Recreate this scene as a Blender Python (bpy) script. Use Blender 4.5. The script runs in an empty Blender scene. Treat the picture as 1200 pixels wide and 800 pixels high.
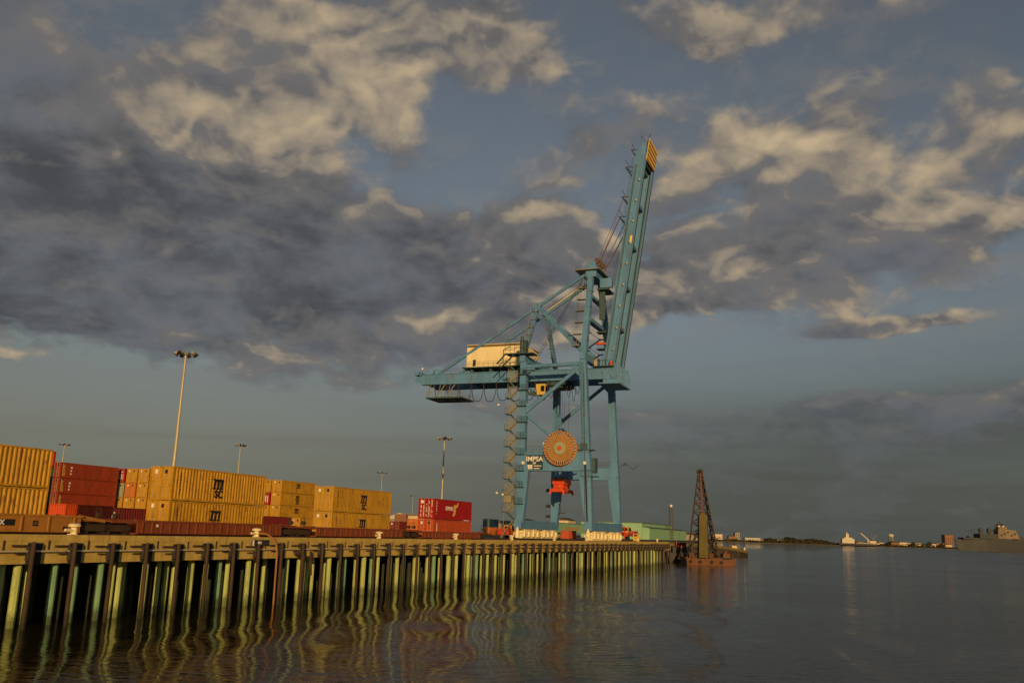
import bpy, math, random
from mathutils import Vector, Matrix, noise as mnoise

scene = bpy.context.scene
COL = scene.collection
rnd = random.Random(7)
R = math.radians

# ------------------------------------------------------------------ camera
CAM_H, FOC = 6.5, 1050.0
PITCH, ROLL = R(12.005), R(1.9)
F_ = Vector((0, math.cos(PITCH), math.sin(PITCH)))
U_ = Vector((0, -math.sin(PITCH), math.cos(PITCH)))
X_ = Vector((1, 0, 0))
Rt = X_ * math.cos(ROLL) + U_ * math.sin(ROLL)
Up = -X_ * math.sin(ROLL) + U_ * math.cos(ROLL)
cam_d = bpy.data.cameras.new('camera')
cam = bpy.data.objects.new('camera', cam_d)
COL.objects.link(cam)
m = Matrix((Rt, Up, -F_)).transposed().to_4x4()
m.translation = Vector((0, 0, CAM_H))
cam.matrix_world = m
cam_d.sensor_width = 36.0
cam_d.lens = FOC / 1200.0 * 36.0
cam_d.clip_start = 0.5
cam_d.clip_end = 60000
scene.camera = cam

# the quay frame: s along the quay edge, t inland from the edge, z above water
Q0 = Vector((-28.326, 55.629, 0))
DX = Vector((0.374497, 0.927228, 0))
NX = Vector((-0.927228, 0.374497, 0))
QROT = math.atan2(DX.y, DX.x)
def W(s, t, z): return Q0 + DX * s + NX * t + Vector((0, 0, z))
DECK = 5.25

# ------------------------------------------------------------------ light
SUN_EL, SUN_IN = R(8.5), R(27)
hl = DX * math.cos(SUN_IN) + NX * math.sin(SUN_IN)
ldir = Vector((hl.x * math.cos(SUN_EL), hl.y * math.cos(SUN_EL), -math.sin(SUN_EL)))
sun_d = bpy.data.lights.new('sun', 'SUN')
sun_d.energy = 3.4
sun_d.angle = R(0.5)
sun_d.color = (1.0, 0.64, 0.27)
sun = bpy.data.objects.new('sun', sun_d)
COL.objects.link(sun)
sun.rotation_euler = ldir.to_track_quat('-Z', 'Y').to_euler()
sun.location = (30, -60, 60)

scene.view_settings.view_transform = 'Standard'
scene.view_settings.look = 'None'
scene.view_settings.gamma = 1
scene.view_settings.use_curve_mapping = False
scene.view_settings.exposure = 0.0
scene.cycles.max_bounces = 6
scene.cycles.transparent_max_bounces = 12

# ------------------------------------------------------------------ sky
world = bpy.data.worlds.new('World')
scene.world = world
world.use_nodes = True
wt = world.node_tree
for n_ in list(wt.nodes): wt.nodes.remove(n_)
class V:
    """a float socket with arithmetic"""
    def __init__(s, sock): s.k = sock
    def __add__(a, b): return mth('ADD', a, b)
    def __radd__(a, b): return mth('ADD', b, a)
    def __sub__(a, b): return mth('SUBTRACT', a, b)
    def __rsub__(a, b): return mth('SUBTRACT', b, a)
    def __mul__(a, b): return mth('MULTIPLY', a, b)
    def __rmul__(a, b): return mth('MULTIPLY', b, a)
    def __truediv__(a, b): return mth('DIVIDE', a, b)
    def __rtruediv__(a, b): return mth('DIVIDE', b, a)
TREE = [wt]
def put(sock, v):
    if isinstance(v, V): TREE[0].links.new(v.k, sock)
    elif isinstance(v, bpy.types.NodeSocket): TREE[0].links.new(v, sock)
    else: sock.default_value = v
def mth(op, a, b=0.0, c=0.0, clamp=False):
    n = TREE[0].nodes.new('ShaderNodeMath'); n.operation = op; n.use_clamp = clamp
    put(n.inputs[0], a); put(n.inputs[1], b)
    if op in ('MULTIPLY_ADD', 'COMPARE', 'SMOOTH_MIN', 'SMOOTH_MAX'): put(n.inputs[2], c)
    return V(n.outputs[0])
def step(x, a, b, lo=0.0, hi=1.0, kind='SMOOTHSTEP'):
    n = TREE[0].nodes.new('ShaderNodeMapRange'); n.interpolation_type = kind; n.clamp = True
    put(n.inputs[0], x); put(n.inputs[1], a); put(n.inputs[2], b); put(n.inputs[3], lo); put(n.inputs[4], hi)
    return V(n.outputs[0])
def comb(x, y, z):
    n = TREE[0].nodes.new('ShaderNodeCombineXYZ')
    put(n.inputs[0], x); put(n.inputs[1], y); put(n.inputs[2], z)
    return n.outputs[0]
def noise3(vec, scale, detail, rough=0.5, dist=0.0, w=None):
    n = TREE[0].nodes.new('ShaderNodeTexNoise')
    put(n.inputs['Vector'], vec)
    n.inputs['Scale'].default_value = scale; n.inputs['Detail'].default_value = detail
    n.inputs['Roughness'].default_value = rough; n.inputs['Distortion'].default_value = dist
    return V(n.outputs['Fac'])
def mixc(f, a, b):
    n = TREE[0].nodes.new('ShaderNodeMix'); n.data_type = 'RGBA'; n.clamp_factor = True
    put(n.inputs[0], f); put(n.inputs[6], a); put(n.inputs[7], b)
    return n.outputs[2]
def rgb(r, g, b): return (r, g, b, 1.0)

tc = wt.nodes.new('ShaderNodeTexCoord')
sp = wt.nodes.new('ShaderNodeSeparateXYZ')
wt.links.new(tc.outputs['Generated'], sp.inputs[0])
dx, dy, dz = V(sp.outputs[0]), V(sp.outputs[1]), V(sp.outputs[2])
az = mth('ARCTAN2', dx, dy) * 57.2958
el = mth('ARCSINE', dz) * 57.2958
zz = mth('MAXIMUM', dz, 0.0)
den = zz + 0.40
px_, py_ = dx / den, dy / den
def gauss(a0, e0, sa, se, tilt=0.0):
    c, s = math.cos(R(tilt)), math.sin(R(tilt))
    u, v = az - a0, el - e0
    p = (u * c + v * s) / sa
    q = (v * c - u * s) / se
    return mth('EXPONENT', (p * p + q * q) * -0.5)
def total(rows):
    t = None
    for a0, e0, sa, se, ti, am in rows:
        g = gauss(a0, e0, sa, se, ti) * am
        t = g if t is None else t + g
    return t
# where the cloud masses of the evening stand, by compass bearing and height above the horizon
bias = total([(-16.5, 25.4, 11, 2.8, 21, .24), (-20, 16.2, 13, 4.0, 3, .22), (-3, 13.6, 8, 2.4, -6, .16), (-33, 21, 5, 7, 0, .22), (-30, 12.5, 7, 1.8, 0, .08),
              (-24, 5.0, 14, 2.9, 0, -.26), (-26.5, 28.4, 3.5, 2.0, 28, -.22), (-5.0, 21.6, 4.0, 1.6, 12, -.16), (-3.0, 26.0, 4.5, 1.4, 15, -.10), (18.5, 23.8, 6.0, 1.9, -10, .09),
              (19, 17.6, 7, 1.7, 2, .12), (10.8, 15.2, 3.8, 1.3, 6, .20), (14.2, 30.6, 3.2, 1.0, 0, .16), (28.5, 22, 4, 2.6, 12, .05), (28, 18.2, 5, .7, 10, .10),
              (23, 7.6, 12, 1.4, 9, .09), (19, 11.0, 13, 1.5, 3, -.20), (8, 25.0, 3.5, 3.0, 0, -.08), (26, 29, 7, 2.0, 0, -.10), (13, 12.5, 5, 1.4, 0, -.14), (30, 13, 4, 3, 0, -.1),
              (1.0, 29.5, 3.0, 2.0, 0, .10), (3.5, 24.6, 2.6, 1.4, 10, .10), (25, 12.7, 3.6, .5, 3, .30), (20, 12.4, 2.2, .4, 3, .22), (6, 10.5, 7, 1.4, 0, -.14), (-3, 8.3, 10, 1.5, -3, .08), (0, 19, 4, 1.5, 0, .06)])
sunny = total([(-17.0, 25.6, 10, 3.0, 21, .76), (17, 24, 15, 6, 0, .30), (10.5, 16.2, 4.0, .9, 6, .50), (14.2, 31.2, 4, 1.2, 0, .25), (25, 13, 6, 1.0, 3, .45), (0, 17.5, 3.0, 1.4, 0, .25), (-6.2, 13.2, 1.4, .8, 0, .40), (28, 20, 5, 3, 8, .12),
               (-19, 16.5, 14, 4.6, 3, -.30), (22, 6, 15, 3, 8, -.36), (-33, 22, 6, 7, 0, -.20), (20, 16.6, 9, 1.6, 4, -.22), (8, 27, 5, 3, 0, -.1)])
def vor(vec, scale, detail):
    n = TREE[0].nodes.new('ShaderNodeTexVoronoi'); n.feature = 'F1'; n.normalize = True
    put(n.inputs['Vector'], vec); n.inputs['Scale'].default_value = scale
    n.inputs['Detail'].default_value = detail; n.inputs['Roughness'].default_value = .55; n.inputs['Lacunarity'].default_value = 2.2
    return V(n.outputs['Distance'])
wn = wt.nodes.new('ShaderNodeTexNoise'); wn.inputs['Scale'].default_value = 4.0; wn.inputs['Detail'].default_value = 4.0
put(wn.inputs['Vector'], comb(px_ * 1.25, py_ * 1.25, 1.7))
ws = wt.nodes.new('ShaderNodeSeparateXYZ'); wt.links.new(wn.outputs['Color'], ws.inputs[0])
qx, qy = px_ + (V(ws.outputs[0]) - .5) * .22, py_ + (V(ws.outputs[1]) - .5) * .22
def dens(k):
    v = comb(px_ * k * 1.25, py_ * k * 1.25, 0.37)
    u = comb(qx * k * 1.3, qy * k * 1.3, 0.0)
    big = noise3(v, 2.3, 3.0, 0.5, 0.3)
    fine = noise3(v, 6.0, 10.0, 0.60, 0.2)
    puff = 1.0 - vor(u, 5.4, 2.5)
    return (big - .5) * 1.25 + .5, (fine - .5) * 1.2 + .5, puff
b0, f0, p0 = dens(1.0)
b1, f1, p1 = dens(0.970)
dd = b0 * 0.34 + f0 * 0.33 + p0 * 0.39 + bias
cover = step(dd, 0.575, 0.685)
thick = step(dd, 0.66, 0.95)
edge = (b0 - b1) * 2.6 + (f0 - f1) * 1.0 + (p0 - p1) * 2.6 + 0.27
lit = step(edge + sunny - thick * 0.22, 0.0, 1.15, kind='LINEAR') * step(el, 4.0, 11.0, .35, 1.0)
# thin layers low over the horizon
lay = noise3(comb(az * 0.045, el * 0.60 - az * .02, 2.0), 1.0, 7.0, 0.58, 0.4)
low = step(el, 2.0, 12.0, 1.0, 0.0)
lay_c = step(lay, 0.42, 0.74) * low
sky = wt.nodes.new('ShaderNodeTexSky')
sky.sky_type = 'NISHITA'
sky.sun_disc = False
sky.sun_elevation = SUN_EL
sky.sun_rotation = math.atan2(-ldir.x, -ldir.y)
sky.air_density = 1.0; sky.dust_density = 1.2; sky.ozone_density = 1.6
hsv = wt.nodes.new('ShaderNodeHueSaturation')
hsv.inputs['Saturation'].default_value = 0.58
hsv.inputs['Value'].default_value = 0.62
wt.links.new(sky.outputs[0], hsv.inputs['Color'])
K = 10.0
c_sh = mixc(step(f0 * .6 + b1 * .4, .36, .64), rgb(.060 * K, .063 * K, .069 * K), rgb(.132 * K, .140 * K, .156 * K))
c_mid = rgb(.166 * K, .152 * K, .142 * K)
c_lit = rgb(.55 * K, .425 * K, .265 * K)
cl = mixc(step(lit, 0.0, 0.5, kind='LINEAR'), c_sh, c_mid)
cl = mixc(step(lit, 0.38, 1.0, kind='LINEAR'), cl, c_lit)
# the dull air and far cloud bank low in the sky, thicker down river on the right
murk = mixc(step(az, -26, 22), rgb(.158 * K, .160 * K, .128 * K), rgb(.070 * K, .078 * K, .068 * K))
base = mixc(step(el, 0.5, 17.0, .92, 0.0), hsv.outputs[0], murk)
bank = gauss(24, 6.0, 15, 2.3, 9) * step(lay, .30, .62, .55, 1.0)
base = mixc(bank * .55, base, rgb(.064 * K, .069 * K, .068 * K))
base = mixc(lay_c * 0.5, base, mixc(step(az, -26, 22), rgb(.15 * K, .135 * K, .11 * K), rgb(.072 * K, .068 * K, .058 * K)))
veil = step(b1 * .35 + f0 * .40 + p1 * .25 + bias * .35, .42, .72) * step(el, 7.0, 14.0)
base = mixc(veil * .52, base, mixc(step(f0 - f1 + .5 + sunny * .06, .44, .58), rgb(.118 * K, .116 * K, .126 * K), rgb(.215 * K, .185 * K, .150 * K)))
full = mixc(cover * step(el, 3.0, 11.0, .22, .93), base, cl)
bg = wt.nodes.new('ShaderNodeBackground')
bg.inputs['Strength'].default_value = 0.1
wt.links.new(full, bg.inputs['Color'])
wo = wt.nodes.new('ShaderNodeOutputWorld')
wt.links.new(bg.outputs[0], wo.inputs[0])

# ------------------------------------------------------------------ materials
def pm(name, col, rough=0.6, metal=0.0, var=0.18, scale=1.5, dirt=None, dirt_amt=0.0, streak=True, spec=0.4, bump=0.0, tide=None):
    """paint or stone with uneven tone and, where asked, rust or grime with a shape of its own"""
    mt = bpy.data.materials.new(name); mt.use_nodes = True
    TREE[0] = mt.node_tree
    p = mt.node_tree.nodes['Principled BSDF']
    p.inputs['Roughness'].default_value = rough
    p.inputs['Metallic'].default_value = metal
    p.inputs['Specular IOR Level'].default_value = spec
    t = mt.node_tree.nodes.new('ShaderNodeTexCoord')
    oi = mt.node_tree.nodes.new('ShaderNodeObjectInfo')
    mp = mt.node_tree.nodes.new('ShaderNodeMapping')
    mp.inputs['Scale'].default_value = (1, 1, 0.35) if streak else (1, 1, 1)
    vm = mt.node_tree.nodes.new('ShaderNodeVectorMath'); vm.operation = 'SCALE'
    vm.inputs[0].default_value = (37, 11, 5)
    mt.node_tree.links.new(oi.outputs['Random'], vm.inputs['Scale'])
    va = mt.node_tree.nodes.new('ShaderNodeVectorMath'); va.operation = 'ADD'
    mt.node_tree.links.new(t.outputs['Object'], va.inputs[0]); mt.node_tree.links.new(vm.outputs[0], va.inputs[1])
    mt.node_tree.links.new(va.outputs[0], mp.inputs['Vector'])
    n1 = noise3(mp.outputs[0], scale, 6.0, 0.6)
    f = step(n1, 0.3, 0.72, kind='LINEAR')
    lo = rgb(*[c * (1 - var) for c in col]); hi = rgb(*[min(1, c * (1 + var * .8)) for c in col])
    c = mixc(f, lo, hi)
    if dirt:
        n2 = noise3(mp.outputs[0], scale * 2.7, 8.0, 0.68, 0.4)
        c = mixc(step(n2, 0.62 - dirt_amt * 0.25, 0.74 - dirt_amt * 0.2) * 0.85, c, rgb(*dirt))
    if tide:      # weed and wet below the high tide mark
        sz = mt.node_tree.nodes.new('ShaderNodeSeparateXYZ'); mt.node_tree.links.new(t.outputs['Object'], sz.inputs[0])
        nt_ = noise3(va.outputs[0], 3.0, 6.0, .65)
        c = mixc(step(V(sz.outputs[2]) - nt_ * 1.5, -.45, .35, .9, 0.0), c, rgb(*tide))
    mt.node_tree.links.new(c, p.inputs['Base Color'])
    if bump:
        b = mt.node_tree.nodes.new('ShaderNodeBump'); b.inputs['Strength'].default_value = bump; b.inputs['Distance'].default_value = 0.03
        nb = noise3(va.outputs[0], scale * 6, 6.0, 0.6); mt.node_tree.links.new(nb.k, b.inputs['Height'])
        mt.node_tree.links.new(b.outputs[0], p.inputs['Normal'])
    return mt
RUST = (.13, .045, .015)
M = {}
M['yellow'] = pm('yellow container paint', (.50, .262, .013), .55, var=.24, scale=1.0, dirt=(.25, .10, .015), dirt_amt=.42)
M['yellow2'] = pm('faded yellow container paint', (.48, .255, .015), .6, var=.22, scale=.9, dirt=(.26, .11, .02), dirt_amt=.36)
M['red'] = pm('crimson container paint', (.34, .007, .006), .5, var=.2, scale=.8, dirt=(.16, .025, .012), dirt_amt=.3)
M['orange_red'] = pm('orange red container paint', (.44, .070, .015), .55, var=.14, scale=.8, dirt=(.2, .03, .01), dirt_amt=.1)
M['brick'] = pm('brick red container paint', (.27, .036, .009), .6, var=.22, scale=.7, dirt=(.13, .03, .01), dirt_amt=.34)
M['vermilion'] = pm('vermilion container paint', (.58, .072, .012), .5, var=.12)
M['maroon'] = pm('maroon container paint', (.16, .016, .012), .6, var=.15)
M['greygreen'] = pm('grey green container paint', (.30, .32, .19), .6)
M['green'] = pm('dark green container paint', (.03, .09, .055), .6)
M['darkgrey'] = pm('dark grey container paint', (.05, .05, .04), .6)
M['orange'] = pm('orange container paint', (.52, .15, .02), .55, dirt=RUST, dirt_amt=.15)
M['blue'] = pm('dark blue container paint', (.012, .035, .085), .5)
M['teal'] = pm('teal container paint', (.045, .13, .13), .5, dirt=(.3, .25, .15), dirt_amt=.1)
M['gap'] = pm('rubber seal', (.02, .014, .01), .8)
M['rod'] = pm('galvanised lock rod', (.5, .42, .25), .5, .3)
M['black'] = pm('black lettering paint', (.012, .011, .014), .6)
M['white'] = pm('white lettering paint', (.75, .70, .62), .6)
M['wellbrown'] = pm('railcar oxide paint', (.20, .050, .016), .65, var=.25, scale=1.2, dirt=(.07, .025, .012), dirt_amt=.25)
M['wellorange'] = pm('faded railcar yellow', (.36, .155, .022), .65, var=.22, scale=1.0, dirt=(.14, .05, .015), dirt_amt=.25)
M['truckblack'] = pm('greasy cast steel', (.055, .032, .018), .7, .2, dirt=(.1, .04, .015), dirt_amt=.2)
M['rail'] = pm('rail steel', (.14, .09, .06), .45, .7)
M['crane'] = pm('crane blue paint', (.096, .240, .425), .55, var=.2, scale=.5, dirt=(.15, .11, .085), dirt_amt=.30)
M['crane_dk'] = pm('walkway steel', (.055, .10, .11), .6, .2)
M['cream'] = pm('cream machinery paint', (.80, .68, .39), .55, var=.12, scale=.8, dirt=(.45, .28, .10), dirt_amt=.1)
M['stair'] = pm('galvanised stair mesh', (.25, .24, .165), .6, .2)
M['stripe'] = pm('hazard yellow', (.80, .56, .12), .55)
M['stripe_dk'] = pm('hazard orange brown', (.34, .12, .02), .55)
M['reel'] = pm('reel orange paint', (.52, .215, .045), .55, var=.2, scale=.9)
M['reel_hub'] = pm('reel hub red', (.55, .07, .015), .5)
M['spreader'] = pm('spreader orange', (.68, .075, .012), .5, var=.2, dirt=(.14, .03, .01), dirt_amt=.25)
M['rope'] = pm('wire rope', (.035, .028, .025), .6, .4)
M['rope_red'] = pm('rusty stay rods', (.14, .075, .07), .6, .3)
M['cabyellow'] = pm('cab yellow', (.62, .42, .11), .5)
M['glass'] = pm('dark window glass', (.012, .014, .016), .08, spec=.6)
M['lamp'] = pm('lamp reflector', (.8, .72, .5), .35)
M['concrete_pile'] = pm('pale green concrete pile', (.40, .46, .16), .75, var=.22, scale=1.2, dirt=(.16, .20, .08), dirt_amt=.22, bump=.3, tide=(.11, .135, .045))
M['teal_pile'] = pm('weathered green concrete pile', (.17, .31, .17), .75, var=.25, scale=1.2, dirt=(.07, .12, .07), dirt_amt=.18, bump=.3, tide=(.05, .07, .03))
M['dark_pile'] = pm('pile darkened for shade', (.035, .04, .025), .85, var=.3)  # under-deck shade put into the colour of the rear piles and bulkhead
M['timber'] = pm('creosote timber', (.058, .034, .018), .8, var=.35, scale=2.2, dirt=(.03, .018, .011), dirt_amt=.25, bump=.4, tide=(.018, .017, .009))
M['rubber'] = pm('fender rubber and pile shadow', (.03, .028, .026), .85)  # also colours the panels that stand for the fender piles' shadows
M['pipe'] = pm('pale galvanised pipe', (.62, .52, .34), .5, .2, dirt=RUST, dirt_amt=.2)
M['steel'] = pm('dark painted steel', (.05, .045, .04), .6, .3)
M['mast'] = pm('galvanised mast', (.46, .40, .28), .5, .2)
M['mint'] = pm('mint green sheet cladding', (.26, .46, .27), .6, var=.1, scale=.3)
M['mint_roof'] = pm('grey green roof', (.10, .13, .10), .7)
M['tan'] = pm('tan rendered wall', (.38, .30, .18), .8)
M['bldg'] = pm('cream far wall', (.62, .50, .32), .8)
M['bldg2'] = pm('brick far wall', (.25, .12, .07), .8)
M['bldg3'] = pm('grey far wall', (.30, .27, .22), .8)
M['roofdk'] = pm('dark roof', (.06, .05, .045), .8)
M['white_b'] = pm('white far wall', (.55, .49, .38), .7)
M['barge'] = pm('orange rust barge paint', (.125, .037, .006), .65, var=.25, scale=.7, dirt=(.12, .04, .02), dirt_amt=.25)
M['bargedk'] = pm('tarred hull', (.022, .018, .015), .6)
M['derrick'] = pm('rusty derrick steel', (.045, .024, .013), .7, .2, var=.3)
M['spud'] = pm('weathered timber spud', (.115, .088, .024), .8, var=.25, scale=1.0, dirt=(.09, .07, .03), dirt_amt=.2)
M['ship'] = pm('naval grey', (.033, .038, .041), .6, var=.1, scale=.05)
M['shiphouse'] = pm('pale ship superstructure', (.18, .135, .08), .6, var=.2, scale=.08)
M['rubredveh'] = pm('vehicle red', (.5, .05, .02), .4)
M['veh_or'] = pm('vehicle orange', (.62, .26, .03), .4)
M['veh_ye'] = pm('vehicle yellow', (.70, .38, .03), .45)
M['tyre'] = pm('tyre', (.02, .02, .02), .8)
M['tugred'] = pm('tug red', (.38, .03, .02), .5)
M['bark'] = pm('bark', (.06, .045, .03), .9)
M['leaf'] = pm('foliage', (.045, .040, .020), .8, var=.4, scale=.4)
M['asphalt'] = pm('yard asphalt', (.05, .048, .045), .85, var=.2, scale=.2, streak=False)
M['earth'] = pm('scrubby shore earth', (.07, .06, .035), .9, var=.4, scale=.02, streak=False)
M['deckc'] = pm('concrete deck', (.50, .44, .31), .8, var=.2, scale=.5, streak=False)

# quay wall concrete, with pour joints and run-off stains that are on the wall itself
def cap_material():
    mt = bpy.data.materials.new('stained cap concrete'); mt.use_nodes = True
    TREE[0] = mt.node_tree; nt = mt.node_tree
    p = nt.nodes['Principled BSDF']; p.inputs['Roughness'].default_value = .85; p.inputs['Specular IOR Level'].default_value = .25
    t = nt.nodes.new('ShaderNodeTexCoord'); s = nt.nodes.new('ShaderNodeSeparateXYZ'); nt.links.new(t.outputs['Object'], s.inputs[0])
    x, z = V(s.outputs[0]), V(s.outputs[2])
    n1 = noise3(t.outputs['Object'], .9, 7.0, .62)
    st = noise3(comb(x * 2.2, 0.0, z * .25), 1.0, 7.0, .65)
    blot = noise3(t.outputs['Object'], 2.6, 8.0, .7, .5)
    c = mixc(step(n1, .3, .7), rgb(.43, .30, .075), rgb(.60, .44, .13))
    c = mixc(step(st, .52, .70) * .55, c, rgb(.20, .13, .045))
    c = mixc(step(blot, .62, .72) * .6, c, rgb(.12, .09, .05))
    fr = mth('FRACT', x / 6.16 + .41)
    c = mixc(step(fr, .0, .008, 1.0, 0.0) * .8, c, rgb(.09, .065, .04))
    nt.links.new(c, p.inputs['Base Color'])
    b = nt.nodes.new('ShaderNodeBump'); b.inputs['Strength'].default_value = .5; b.inputs['Distance'].default_value = .03
    nt.links.new(blot.k, b.inputs['Height']); nt.links.new(b.outputs[0], p.inputs['Normal'])
    return mt
M['cap'] = cap_material()

# ------------------------------------------------------------------ mesh helpers
class MB:
    def __init__(s): s.v = []; s.f = []
    def add(s, vs, fs):
        o = len(s.v); s.v += [tuple(v) for v in vs]; s.f += [tuple(i + o for i in f) for f in fs]; return s
    def box(s, x0, x1, y0, y1, z0, z1):
        return s.add([(x0, y0, z0), (x1, y0, z0), (x1, y1, z0), (x0, y1, z0), (x0, y0, z1), (x1, y0, z1), (x1, y1, z1), (x0, y1, z1)],
                     [(0, 3, 2, 1), (4, 5, 6, 7), (0, 1, 5, 4), (1, 2, 6, 5), (2, 3, 7, 6), (3, 0, 4, 7)])
    def beam(s, p, q, w, h=None, w2=None, h2=None, up=(0, 0, 1)):
        h = w if h is None else h; w2 = w if w2 is None else w2; h2 = h if h2 is None else h2
        p, q = Vector(p), Vector(q); d = (q - p).normalized(); up = Vector(up)
        if abs(d.dot(up)) > .97: up = Vector((1, 0, 0))
        a = d.cross(up).normalized(); b = a.cross(d).normalized()
        vs = []
        for c, ww, hh in ((p, w, h), (q, w2, h2)):
            vs += [c - a * ww / 2 - b * hh / 2, c + a * ww / 2 - b * hh / 2, c + a * ww / 2 + b * hh / 2, c - a * ww / 2 + b * hh / 2]
        return s.add(vs, [(0, 1, 2, 3), (7, 6, 5, 4), (0, 4, 5, 1), (1, 5, 6, 2), (2, 6, 7, 3), (3, 7, 4, 0)])
    def tube(s, p, q, r, r2=None, n=8):
        r2 = r if r2 is None else r2
        p, q = Vector(p), Vector(q); d = (q - p).normalized()
        up = Vector((0, 0, 1)) if abs(d.z) < .95 else Vector((1, 0, 0))
        a = d.cross(up).normalized(); b = a.cross(d).normalized(); vs = []
        for c, rr in ((p, r), (q, r2)):
            for i in range(n):
                t = 2 * math.pi * i / n; vs.append(c + a * math.cos(t) * rr + b * math.sin(t) * rr)
        fs = [(i, i + n, (i + 1) % n + n, (i + 1) % n) for i in range(n)]
        fs += [tuple(range(n)), tuple(range(2 * n - 1, n - 1, -1))]
        return s.add(vs, fs)
    def path(s, pts, r, n=6):
        for a, b in zip(pts[:-1], pts[1:]): s.tube(a, b, r, n=n)
        return s
    def lathe(s, prof, c=(0, 0, 0), n=14):
        vs = []; fs = []; c = Vector(c)
        for r, z in prof:
            for i in range(n):
                t = 2 * math.pi * i / n; vs.append(c + Vector((r * math.cos(t), r * math.sin(t), z)))
        for j in range(len(prof) - 1):
            for i in range(n):
                fs.append((j * n + i, j * n + (i + 1) % n, (j + 1) * n + (i + 1) % n, (j + 1) * n + i))
        fs += [tuple(range(n - 1, -1, -1)), tuple((len(prof) - 1) * n + i for i in range(n))]
        return s.add(vs, fs)
    def prism(s, poly, lo, hi, axis='y'):
        """poly of 2D points (the two other axes in order) pushed from lo to hi along axis"""
        def mk(p, k):
            return {'y': (p[0], k, p[1]), 'x': (k, p[0], p[1]), 'z': (p[0], p[1], k)}[axis]
        n = len(poly); vs = [mk(p, lo) for p in poly] + [mk(p, hi) for p in poly]
        fs = [tuple(range(n)), tuple(range(2 * n - 1, n - 1, -1))] + [(i, i + n, (i + 1) % n + n, (i + 1) % n) for i in range(n)]
        return s.add(vs, fs)
def fix_normals(me):
    import bmesh
    b = bmesh.new(); b.from_mesh(me); bmesh.ops.recalc_face_normals(b, faces=b.faces); b.to_mesh(me); b.free()
def mesh_of(name, mb, mat, off=(0, 0, 0), smooth=True):
    me = bpy.data.meshes.new(name)
    o = Vector(off)
    me.from_pydata([tuple(Vector(v) - o) for v in mb.v], [], mb.f)
    fix_normals(me)
    if smooth:
        me.shade_smooth(); me.set_sharp_from_angle(angle=R(38))
    me.materials.append(mat)
    return me
def tag(o, label=None, cat=None, group=None, kind=None):
    if label: o['label'] = label
    if cat: o['category'] = cat
    if group: o['group'] = group
    if kind: o['kind'] = kind
    return o
class Thing:
    """an Empty at the thing's base; parts are given in the same frame as the base"""
    def __init__(s, name, label, cat, loc, group=None, world=False, rz=0.0):
        s.o = bpy.data.objects.new(name, None); COL.objects.link(s.o)
        s.o.empty_display_size = .3
        s.loc = Vector(loc); s.world = world
        if world: s.o.location = s.loc; s.o.rotation_euler = (0, 0, rz)
        else: s.o.location = W(*loc); s.o.rotation_euler = (0, 0, QROT + rz)
        tag(s.o, label, cat, group)
    def part(s, name, mb, mat, parent=None, local=False, label=None, kind=None, smooth=True):
        me = mesh_of(name, mb, M[mat] if isinstance(mat, str) else mat, (0, 0, 0) if local else s.loc, smooth)
        o = bpy.data.objects.new(name, me); COL.objects.link(o)
        o.parent = parent or s.o
        if label: o['label'] = label
        if kind: o['kind'] = kind
        return o
def child(name, me, parent, loc=(0, 0, 0)):
    o = bpy.data.objects.new(name, me); COL.objects.link(o); o.parent = parent; o.location = loc; return o
def copy_tree(o, parent=None):
    c = o.copy(); COL.objects.link(c)
    if parent is not None: c.parent = parent
    for ch in list(o.children): copy_tree(ch, c)
    return c
def text_mesh(txt, size, mat, bold=0.0, depth=.012, spacing=1.0):
    cu = bpy.data.curves.new('lettering', 'FONT'); cu.body = txt; cu.size = size; cu.extrude = depth; cu.offset = bold
    cu.space_character = spacing; cu.align_x = 'CENTER'; cu.resolution_u = 3
    o = bpy.data.objects.new('lettering', cu); COL.objects.link(o)
    bpy.context.view_layer.update()
    dg = bpy.context.evaluated_depsgraph_get()
    me = bpy.data.meshes.new_from_object(o.evaluated_get(dg)); bpy.data.objects.remove(o)
    me.materials.clear(); me.materials.append(M[mat]); me.name = 'lettering'
    return me
def add_text(txt, size, mat, parent, loc, bold=0.0, rot=(math.pi / 2, 0, 0), name='lettering', spacing=1.0):
    o = bpy.data.objects.new(name, text_mesh(txt, size, mat, bold, spacing=spacing)); COL.objects.link(o)
    o.parent = parent; o.location = loc; o.rotation_euler = rot; return o

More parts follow.
